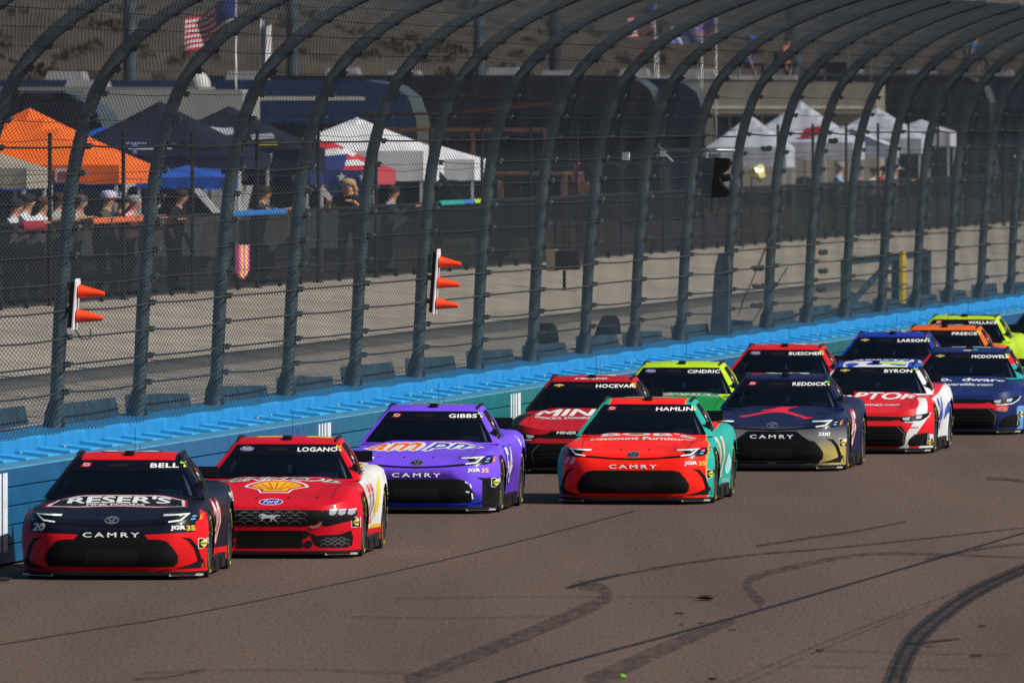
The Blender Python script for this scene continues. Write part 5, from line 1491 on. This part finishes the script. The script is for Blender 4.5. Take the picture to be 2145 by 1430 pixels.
canopy('dark banner fronted white canopy in the far row', 1772, -14.8, 1.3, 306, 330, 262, lambda x, y: (.06, .07, .11) if y < -.1 else (.6, .62, .7), lambda k: (.4, .42, .5))
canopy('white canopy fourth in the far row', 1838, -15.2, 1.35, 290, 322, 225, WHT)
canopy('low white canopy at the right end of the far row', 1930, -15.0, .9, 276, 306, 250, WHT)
# ---------------------------------------------------------- coaches
M_TINT = mat('coach_window', (.006, .008, .012), .12, coat=.3)
def coach(label, nose_px, q, y_top, L, h_wd, col, band=None, roofc=None, rounded=True, windows=True, group='coaches and trailers parked behind the canopies'):
    s_, D = hit(nose_px, q); g0 = tz(q); H = zpx(y_top, D) - g0
    r_ = thing('coach' if rounded else 'trailer', label, 'coach' if rounded else 'trailer', wp(s_, q, g0), -WA, group)
    if rounded: P = [(-L, .35), (-L, H - .15), (-L + .15, H), (-1.3, H), (-.75, H - .10), (-.38, H - .38), (-.18, H - .9), (-.05, 1.3), (0, .8), (-.05, .35)]
    else: P = [(-L, .5), (-L, H - .06), (-L + .06, H), (-.06, H), (0, H - .06), (0, .5)]
    bd = MB().prism(P[::-1], 'y', 0, 2.5)
    bd.build('body', cmat(col, .35, var=.12, scale=1.2, coat=.3), r_, False)
    MB().box((-L / 2, 1.25, .25), (L - .8, 2.2, .4)).build('chassis', M_BPOST, r_)
    if band: MB().box((-L / 2 - .5, -.006, H - .42), (L - 1.6, .012, .09)).build('stripe', cmat(band, .4), r_)
    if roofc: MB().box((-L / 2 - .2, 1.25, H + .03), (L - 1.5, 2.3, .06)).build('roof_cap', cmat(roofc, .6), r_)
    if windows:
        n = 6
        for k in range(n):
            w_ = (L - 2.6) / n
            MB().box((-1.5 - (k + .5) * w_, -.012, H * .62), (w_ - .08, .024, H * .22)).build('window_pane', M_TINT, r_)
        if rounded:
            MB().prism([(-.70, H - .16), (-.36, H - .42), (-.17, H - .92), (-.06, 1.45), (-.03, 1.45), (-.13, H - .9), (-.32, H - .38), (-.67, H - .12)][::-1], 'y', .12, 2.38).build('windscreen', M_TINT, r_)
            MB().box((-.16, -.14, H * .66), (.10, .18, .34)).build('mirror', M_BPOST, r_)
    for x in (-2.2, -L + 3.2, -L + 2.0):
        for y in (.12, 2.38):
            MB().lathe([(.2, -.13), (.46, -.12), (.5, -.06), (.5, .06), (.46, .12), (.2, .13)], (x, y, .5), n=18, M=Matrix.Rotation(R(90), 4, 'X')).build('wheel', M_TYRE, r_, True, 40)
    for x in (-L * .35, -L * .7): MB().box((x, 1.25, H + .11), (.9, 1.0, .2), taper=.85).build('roof_unit', cmat((.25, .25, .26), .6), r_)
    return r_
coach('black coach behind the orange canopy', 236, -18.0, 196, 11, 2.5, (.008, .012, .022), roofc=(.05, .07, .10))
coach('white box trailer behind the black canopies', 508, -19.0, 188, 10, 2.5, (.34, .34, .33), rounded=False, windows=False, roofc=(.2, .19, .17))
coach('navy coach with pale stripe behind the white peaked canopy', 882, -18.6, 168, 12, 2.5, (.012, .035, .10), band=(.5, .5, .48))
coach('black coach behind the wooden deck', 1386, -19.5, 158, 12.5, 2.5, (.006, .009, .017))
coach('dark blue coach nose left of the beige motorhome', 1482, -18.8, 164, 12, 2.5, (.007, .014, .032))
rv = coach('beige motorhome behind the far white canopies', 1836, -19.0, 172, 8.5, 2.5, (.34, .31, .25), rounded=False, windows=True, roofc=(.04, .045, .055))
coach('dark motorhome right of the beige one', 2080, -19.5, 158, 7.0, 2.5, (.010, .014, .022), roofc=(.10, .13, .16))
coach('dark blue coach at the right picture edge', 2260, -18.0, 160, 8, 2.5, (.008, .02, .05))
MB().tube([(-8, -.12, 3.0), (-.2, -.12, 3.0)], .07, 8).build('awning_roll', cmat((.45, .42, .35), .6), rv)
coach('white van roofed trailer behind the black coach noses', 1600, -24.0, 158, 6, 2.5, (.5, .5, .48), rounded=False, windows=False)
# white pickup-like vehicles under the canopies
M_CAR = mat('pickup_white', (.6, .6, .58), .3, coat=.4)
def pickup(label, px, q, col):
    s_, D = hit(px, q)
    r_ = thing('pickup_truck', label, 'truck', wp(s_, q, tz(q)), -WA + R(8), 'trucks parked under the canopies')
    m_ = cmat(col, .3, coat=.4)
    MB().prism([(-2.6, .45), (-2.6, 1.05), (-.9, 1.08), (-.65, 1.15), (.9, 1.12), (2.3, 1.02), (2.55, .9), (2.6, .45)][::-1], 'y', 0, 1.9).build('body', m_, r_)
    MB().prism([(-.8, 1.1), (-.6, 1.72), (-.3, 1.80), (.6, 1.78), (1.2, 1.1)][::-1], 'y', .1, 1.8).build('cab', m_, r_)
    MB().prism([(-.62, 1.18), (-.5, 1.66), (-.3, 1.72), (.55, 1.70), (1.0, 1.18)][::-1], 'y', .085, .1).build('side_window', M_TINT, r_)
    for x in (-1.7, 1.7): MB().lathe([(.2, -.11), (.36, -.1), (.38, 0), (.36, .1), (.2, .11)], (x, .1, .38), n=16, M=Matrix.Rotation(R(90), 4, 'X')).build('wheel', M_TYRE, r_, True, 40)
pickup('white pickup truck behind the leaning spectators', 330, -13.2, (.6, .6, .58)); pickup('pale pickup truck behind the blue cloth', 590, -13.0, (.52, .53, .52))
pickup('dark pickup truck below the white peaked canopy', 860, -13.4, (.015, .018, .025))
# ---------------------------------------------------------- wooden deck with tarps
s_, D = hit(1010, -15.5)
dk_ = thing('wooden_deck', 'brown timber viewing deck with stairs behind the fence', 'deck', wp(s_, -15.5, 1.9), -WA)
M_WOOD = mat('deck_timber', (.13, .065, .03), .8, var=.35, scale=3, stretch=(1, 1, 6))
for k in range(9): MB().box((-3.2 + k * .62, 0, 1.62 + .0), (.56, 3.2, .06)).build('deck_board', M_WOOD, dk_)
for x in (-3.3, -1.2, .6, 2.0):
    for y in (-1.5, 1.5): MB().box((x, y, .79), (.12, .12, 1.58)).build('deck_post', M_WOOD, dk_)
for k in range(6): MB().box((2.3 + k * .28, -.4, 1.4 - k * .24), (.27, 1.2, .05)).build('stair_tread', M_WOOD, dk_)
MB().prism([(2.1, 1.5), (3.9, -.0), (4.05, .05), (2.1, 1.7)], 'y', -1.04, -.98).build('stringer', M_WOOD, dk_)
for k in range(4): MB().box((-3.2 + k * 1.6, -1.55, 2.1), (.08, .08, .95)).build('rail_post', M_WOOD, dk_)
MB().box((-.8, -1.55, 2.58), (5.0, .10, .08)).build('hand_rail', M_WOOD, dk_)
tp = MB(); V = []; F = []
for i in range(9):
    for j in range(7): V.append((-2.6 + i * .55, -1.4 + j * .4, 2.95 + .28 * i / 8 - .10 * math.sin(math.pi * i / 8) - .06 * math.sin(math.pi * j / 6)))
for i in range(8):
    for j in range(6): F.append((i * 7 + j, (i + 1) * 7 + j, (i + 1) * 7 + j + 1, i * 7 + j + 1))
tarp = mesh_obj('shade_tarp', V, F, mat('tan_tarp', (.26, .13, .055), .9, var=.2, scale=2), dk_, True)
for p in ((-2.6, -1.4, 2.9), (1.8, -1.4, 3.2), (-2.6, 1.0, 2.9), (1.8, 1.0, 3.2)): MB().box((p[0], p[1], p[2] / 2), (.06, .06, p[2])).build('tarp_pole', M_BPOST, dk_)
# ---------------------------------------------------------- lamp posts
def lamp_post(label, px, q, r_, dark=False):
    s_, D = hit(px, q)
    t = thing('lamp_post', label, 'lamp post', wp(s_, q, 1.9), -WA, 'tall lamp posts before the hill')
    m_ = mat('post_dark', (.03, .035, .045), .6) if dark else M_POST
    MB().tube([(0, 0, 0), (0, 0, 7), (0, 0, 15)], [r_, r_ * .9, r_ * .7], 12).build('mast', m_, t, True, 50)
    MB().lathe([(r_ * 1.9, 0), (r_ * 1.9, .05), (r_ * 1.1, .06), (r_ * 1.02, .5)], n=12).build('base_flange', m_, t)
    MB().tube([(-1.2, 0, 14.9), (1.2, 0, 14.9)], .06, 8).build('cross_arm', m_, t)
    for x in (-1.1, -.4, .4, 1.1): MB().box((x, -.12, 15.05), (.45, .3, .25), taper=.8).build('lamp_head', M_BPOST, t)
for a in (('grey lamp post behind the orange canopy', 272, -31, .19), ('grey lamp post left of the navy coach nose', 612, -31, .18), ('pale lamp post in mid picture before the hill', 1003, -32, .19), ('grey lamp post by the blue shirted man', 1662, -30, .34)): lamp_post(*a)
lamp_post('dark lamp post right of the pale one', 1163, -30, .21, True)
# ---------------------------------------------------------- flags
def flag(label, px, q, y_top, w_, h_, colf, rz, pole_px=None, droop=.35, nx=20, ny=13, stars=False):
    s_, D = hit(px, q); zt = zpx(y_top, D); g0 = 1.95
    r_ = thing('flag', label, 'flag', wp(s_, q, g0), -WA + rz, 'flags flying above the coaches')
    MB().tube([(0, 0, 0), (0, 0, zt - g0 + .1)], .022, 6).build('pole', M_LEG, r_, True)
    V = []; F = []; mi = []; mats = []
    for i in range(nx + 1):
        for j in range(ny + 1):
            t = i / nx; u = j / ny
            V.append((t * w_ * .92 , .13 * math.sin(t * 7 + u * 1.4) * (.3 + t), zt - g0 - u * h_ - droop * t**1.3 + .06 * math.sin(t * 6.5 + u * 2)))
    for i in range(nx):
        for j in range(ny):
            a = i * (ny + 1) + j; F.append((a, a + 1, a + ny + 2, a + ny + 1))
            k = cmat(colf((i + .5) / nx, (j + .5) / ny), .8)
            if k not in mats: mats.append(k)
            mi.append(mats.index(k))
    o = mesh_obj('flag_cloth', V, F, mats, r_, True); o.data.polygons.foreach_set('material_index', np.array(mi, dtype=np.int32))
    if stars:
        sb = MB()
        for a in range(5):
            for b in range(4):
                t = (a + .5) / 5 * .38; u = (b + .5) / 4 * .5
                c_ = Vector((t * w_ * .92, .13 * math.sin(t * 7 + u * 1.4) * (.3 + t) - .012, zt - g0 - u * h_ - droop * t**1.3 + .06 * math.sin(t * 6.5 + u * 2)))
                sb.prism([(c_.x + p[0], c_.z + p[1]) for p in star(0, 0, .05)], 'y', c_.y - .004, c_.y)
        s2 = sb.build('star_field', cmat((.7, .7, .72), .8), o); s2['kind'] = 'stuff'
US = lambda t, u: (.025, .045, .28) if (t < .42 and u < .54) else ((.52, .02, .04) if int(u * 13) % 2 == 0 else (.62, .62, .64))
flag('red white and blue striped flag above the left coaches', 494, -22, 0, 1.25, .86, US, math.pi * .97, droop=.42, stars=True)
flag('faded striped flag above the middle coaches', 1372, -24, 12, .85, .72, US, math.pi, droop=.35)
flag('white and blue flag above the dark coaches', 1470, -24, 48, 1.0, .55, lambda t, u: (.05, .08, .5) if (t + u * .3) % .5 < .16 else (.5, .52, .68), math.pi, droop=.15)
flag('narrow blue and red flag on pole left of blue shirted man', 1500, -22, 36, .55, .30, lambda t, u: (.5, .05, .1) if u > .6 else (.1, .1, .55), math.pi, droop=.3)
flag('small dark red flag below the faded striped flag', 1378, -23, 84, .55, .3, lambda t, u: (.25, .02, .03) if u < .6 else (.03, .03, .03), math.pi, droop=.3)
flag('white banner flag between two left lamp posts', 546, -24, 48, .26, .95, lambda t, u: (.6, .6, .62), 0, droop=.05)
# roof deck with railing and people on the motorhomes
sr_, Dr_ = hit(1836, -19.0); zr_ = zpx(172, Dr_) + .06
rd = thing('roof_railing', 'grey roof deck railing on top of the beige motorhome', 'railing', wp(sr_ + .25, -19.2, zr_), -WA)
M_RAIL = mat('rail_grey', (.16, .2, .22), .5, metal=.4)
for z in (.55, 1.05): MB().tube([(-2.2, 0, z), (0, 0, z)], .025, 6).build('rail', M_RAIL, rd)
for x in (-2.2, -1.4, -.7, 0): MB().tube([(x, 0, 0), (x, 0, 1.08)], .025, 6).build('rail_post', M_RAIL, rd)
MB().box((-1.05, -.03, .36), (.62, .02, .34)).build('rail_panel', M_BPOST, rd)
sd_, Dd_ = hit(2080, -19.5); zd_ = zpx(158, Dd_) + .06
def q_at(px, s_t):
    lo, hi = -40.0, -10.0
    for _ in range(50):
        m_ = (lo + hi) / 2
        if hit(px, m_)[0] > s_t: lo = m_
        else: hi = m_
    return (lo + hi) / 2
for lab, px, s_t, z, sh_, kw in (('man in bright blue shirt and cap seated up on the motorhome roof', 1562, sr_ + 1.2, zr_, (.02, .1, .6), dict(extra=('cap', (.02, .12, .65)))), ('tan skinned spectator seated on the roof beside the lamp post', 1640, sr_ + 1.9, zr_, (.5, .22, .12), dict()), ('spectator in blue seated on the far right roof', 2034, sd_ + 1.2, zd_, (.04, .12, .45), dict())):
    q = q_at(px, s_t); a_ = -WA + random.uniform(-.25, .25)
    person(lab, wp(s_t, q, z), a_, sh_, (.03, .04, .06), group='spectators on the coach roofs', pose='seat', **kw)
    ch = thing('camp_chair', 'folding chair under the ' + lab.replace(' seated', ''), 'chair', wp(s_t, q, z), a_, 'folding chairs on the coach roofs')
    MB().box((.08, 0, .36), (.46, .52, .04)).build('seat', M_BPOST, ch); MB().box((-.22, 0, .62), (.04, .52, .46)).build('backrest', M_BPOST, ch)
    for x in (-.2, .28):
        for y in (-.24, .24): MB().box((x, y, .17), (.03, .03, .34)).build('leg', M_LEG, ch)
# satellite dome, foil balloon, foam tube, floodlights, monitor
s_, D = hit(418, -20.5); o = MB().lathe([(.22, 0), (.24, .1), (.21, .25), (.12, .36), (.02, .4)], n=18).build('satellite_dome', mat('dome_white', (.6, .6, .6), .4), None, True, 50)
o.location = wp(s_, -20.5, zpx(190, D)); tag(o, 'white satellite dome on the trailer roof', 'dome')
s_, D = hit(1586, -10.9)
bm = bmesh.new(); bmesh.ops.create_icosphere(bm, subdivisions=2, radius=.25)
for v in bm.verts: v.co *= random.uniform(.62, 1.15); v.co.z *= .85
me = bpy.data.meshes.new('foil_balloon'); bm.to_mesh(me); bm.free()
me.materials.append(mat('yellow_foil', (.95, .85, .35), .18, metal=.35, spec=.9)); o = bpy.data.objects.new('foil_balloon', me); COL.objects.link(o)
o.location = wp(s_, -10.9, zpx(362, D)); tag(o, 'crumpled yellow foil balloon glinting above the crowd fence', 'balloon')
s_, D = hit(1208, -10.5); o = MB().tube([(0, 0, -.32), (.01, .0, 0), (-.02, 0, .24), (.03, .05, .30)], .045, 8).build('foam_tube', mat('pink_foam', (.6, .03, .12), .7), None, True)
o.location = wp(s_, -10.5, zpx(372, D)); o.rotation_euler = WR; tag(o, 'pink foam tube tied upright on the crowd fence', 'foam tube')
# ---------------------------------------------------------- things fixed to the catch fence
M_CONE = mat('cone_orange', (.80, .055, .012), .4)
M_BOARD = mat('board_white', (.6, .6, .64), .5)
def cone_board(label, px, y0, y1, cones):
    s_, D = hit(px, FQ + .32)
    zt, zb_ = zpx(y0, D), zpx(y1, D); hgt = zt - zb_
    r_ = thing('cone_board', label, 'cone board', wp(s_, FQ + .30, zb_), -WA, 'cone boards fixed to the catch fence')
    r_.rotation_euler = (0, R(4), -WA)
    MB().prism([(-.17, 0), (.17, 0), (.17, hgt * .93), (.12, hgt), (-.12, hgt), (-.17, hgt * .93)], 'x', 0, .015).build('board', M_BOARD, r_)
    MB().prism([(-.18, .02), (.18, .02), (.18, hgt - .04), (-.18, hgt - .04)], 'x', -.05, -.002).build('backing', M_MATT, r_)
    for k in range(cones):
        z = hgt * ((k + .5) / cones) * .96 + (0.02 if cones == 2 else 0)
        cn = MB().lathe([(.085, 0), (.078, .02), (.05, .17), (.035, .26), (.026, .30), (.0, .302)], (.03, 0, z), n=20, M=Matrix.Rotation(R(92), 4, 'Y')).build('cone', M_CONE, r_, True, 50)
    return r_
cb = cone_board('white board with two orange cones on the left fence post', 158, 583, 690, 2)
MB().tube([(.05, -.2, .0), (.12, -.15, -.10), (.2, 0, -.09), (.18, .1, .02)], .008, 5).build('loose_cable', M_CABLE, cb)
cone_board('white board with three orange cones on the middle fence post', 912, 521, 657, 3)
# remote television camera under a black cover
s_, D = hit(1520, FQ + .5); zc_ = zpx(313, D)
tvc = thing('remote_camera', 'black hooded television camera hanging from a steel arm on the catch fence', 'camera', wp(s_, FQ + .35, zc_), -WA)
M_ARM = mat('arm_steel', (.2, .23, .25), .4, metal=.5)
MB().tube([(-1.05, 0, 0), (.30, 0, -.02)], .028, 8).build('arm', M_ARM, tvc, True)
MB().box((-.02, 0, -.10), (.20, .14, .05)).tube([(-.1, 0, 0), (-.1, 0, -.1)], .015, 6).tube([(.06, 0, 0), (.06, 0, -.1)], .015, 6).build('clamp', M_ARM, tvc)
hd_ = MB(); V = []; F = []
K_ = 1.22
ring = [(-.17, -.14), (-.19, -.30), (-.18, -.55), (-.12, -.66), (.03, -.66), (.14, -.65), (.20, -.58), (.10, -.50), (.04, -.42), (.06, -.36), (.16, -.28), (.20, -.2), (.17, -.14), (0, -.13)]
ring = [(a * K_, -.13 + (b + .13) * K_) for a, b in ring]
hd_.prism(ring, 'y', -.17, .17)
hd_.build('weather_hood', mat('black_cover', (.004, .004, .005), .6), tvc)
MB().lathe([(.05, 0), (.06, .02), (.06, .16), (.045, .17)], (.08, 0, -.47), n=14, M=Matrix.Rotation(R(80), 4, 'Y')).build('lens', mat('lens_glass', (.02, .02, .03), .1, coat=1), tvc, True, 40)
MB().tube([(-.1, 0, -.66), (-.14, 0, -.95), (-.02, 0, -1.08), (.08, 0, -.9), (.02, 0, -.66)], .008, 5).build('cable_loop', M_CABLE, tvc)
for lab, px, py, w_ in (('small square floodlight on the fence left of the camera', 1311, 327, .12), ('small pale box clamped to the camera arm', 1389, 322, .10)):
    s_, D = hit(px, FQ + .3)
    r_ = thing('floodlight', lab, 'floodlight', wp(s_, FQ + .3, zpx(py, D)), -WA, 'small fixtures on the catch fence')
    MB().box((0, 0, 0), (w_, .06, w_), taper=.9).build('housing', mat('fixture_white', (.65, .65, .6), .5), r_)
    MB().tube([(0, .03, -w_ / 2), (0, .05, -w_ - .06), (-.3, .05, -w_ * .7)], .008, 5).build('bracket', M_ARM, r_)
s_, D = hit(1388, FQ + .3)
r_ = thing('steel_strut', 'bright slanted steel strut beside the camera arm', 'strut', wp(s_, FQ + .3, zpx(325, D)), -WA)
MB().tube([(-.07, 0, .16), (.02, 0, .06)], .02, 6).build('strut_piece', M_CHROME, r_); MB().tube([(.06, 0, 0), (.16, 0, -.10)], .02, 6).build('strut_piece', M_CHROME, r_)
# loudspeaker on the bank, gate, name board, rubble
s_, D = hit(1182, -7.0)
r_ = thing('loudspeaker', 'weathered brown loudspeaker box on a stand behind the fence', 'loudspeaker', wp(s_, -7.0, 1.60), -WA)
zt = zpx(522, D) - 1.60
MB().box((-.22, 0, zt - .2), (.16, .5, .40)).build('side_panel', cmat((.2, .16, .1), .8), r_)
MB().box((.06, 0, zt - .2), (.40, .48, .34)).build('cabinet', M_MATT, r_)
MB().lathe([(.04, 0), (.10, .08), (.16, .2), (.17, .21)], (.24, -.05, zt - .2), n=18, M=Matrix.Rotation(R(80), 4, 'Y')).build('horn', cmat((.35, .36, .38), .5), r_, True, 40)
MB().tube([(0, 0, 0), (0, 0, zt - .38)], .03, 8).box((0, 0, .02), (.4, .3, .04)).build('stand', M_MATT, r_)
s0_, D = hit(1772, FQ - .25); s1_, D1 = hit(1940, FQ - .25)
r_ = thing('crossover_gate', 'dark steel gate with diagonal brace and yellow edge in the catch fence', 'gate', wp(s0_, FQ - .25, 1.26), -WA)
gl = s1_ - s0_; gh = zpx(548, D) - 1.26
for z in (.1, gh): MB().box((0, gl / 2, z), (.12, gl, .12)).build('gate_rail', M_PLATE, r_)
for y in (0, gl * .62, gl): MB().box((0, y, gh / 2 + .05), (.14, .5, gh)).build('gate_post', M_PLATE, r_)
MB().tube([(0, .2, .15), (0, gl * .55, gh - .05)], .06, 8).build('diagonal_brace', M_PLATE, r_)
MB().box((.10, gl * .63, gh / 2 + .10), (.06, .65, gh * 1.0)).build('yellow_edge', mat('yellow_paint', (.75, .5, .02), .5), r_)
s_, D = hit(2150, -9.0)
r_ = thing('name_board', 'black board with white lettering at the right edge', 'sign', wp(s_, -9.0, 1.88), -WA)
zb_ = zpx(340, D) - 1.88; zt = zpx(312, D) - 1.88
MB().box((0, 0, (zb_ + zt) / 2 - .03), (1.5, .08, zt - zb_ - .06)).build('panel', M_BLK, r_); MB().box((0, 0, zt), (1.62, .12, .06)).build('top_cap', M_MATT, r_)
for x in (-.6, .6): MB().tube([(x, .06, 0), (x, .06, zt)], .04, 8).build('leg', M_BPOST, r_)
v, tt = text_fit('WHEL', .62, .13, 0.0); mesh_obj('lettering', [(x - .02, -.045, (zb_ + zt) / 2 - .04 + z) for x, z, _l in v[:len(v)]], tt, M_WHITE, r_)
for i, (px, py) in enumerate(((1272, 680), (1140, 704))):
    s_, D = hit(px, FQ - .5); o = MB().prism([(-.9, 0), (-.5, .14), (.3, .30), (.75, .22), (1.0, 0)], 'x', -.1, .1).build('rubber_flap', M_MATT)
    o.location = wp(s_, FQ - .5, 1.26 + .18); o.rotation_euler = WR; tag(o, ['bent black rubber flap behind the fence plates', 'low black strip behind the fence plates'][i], 'flap')
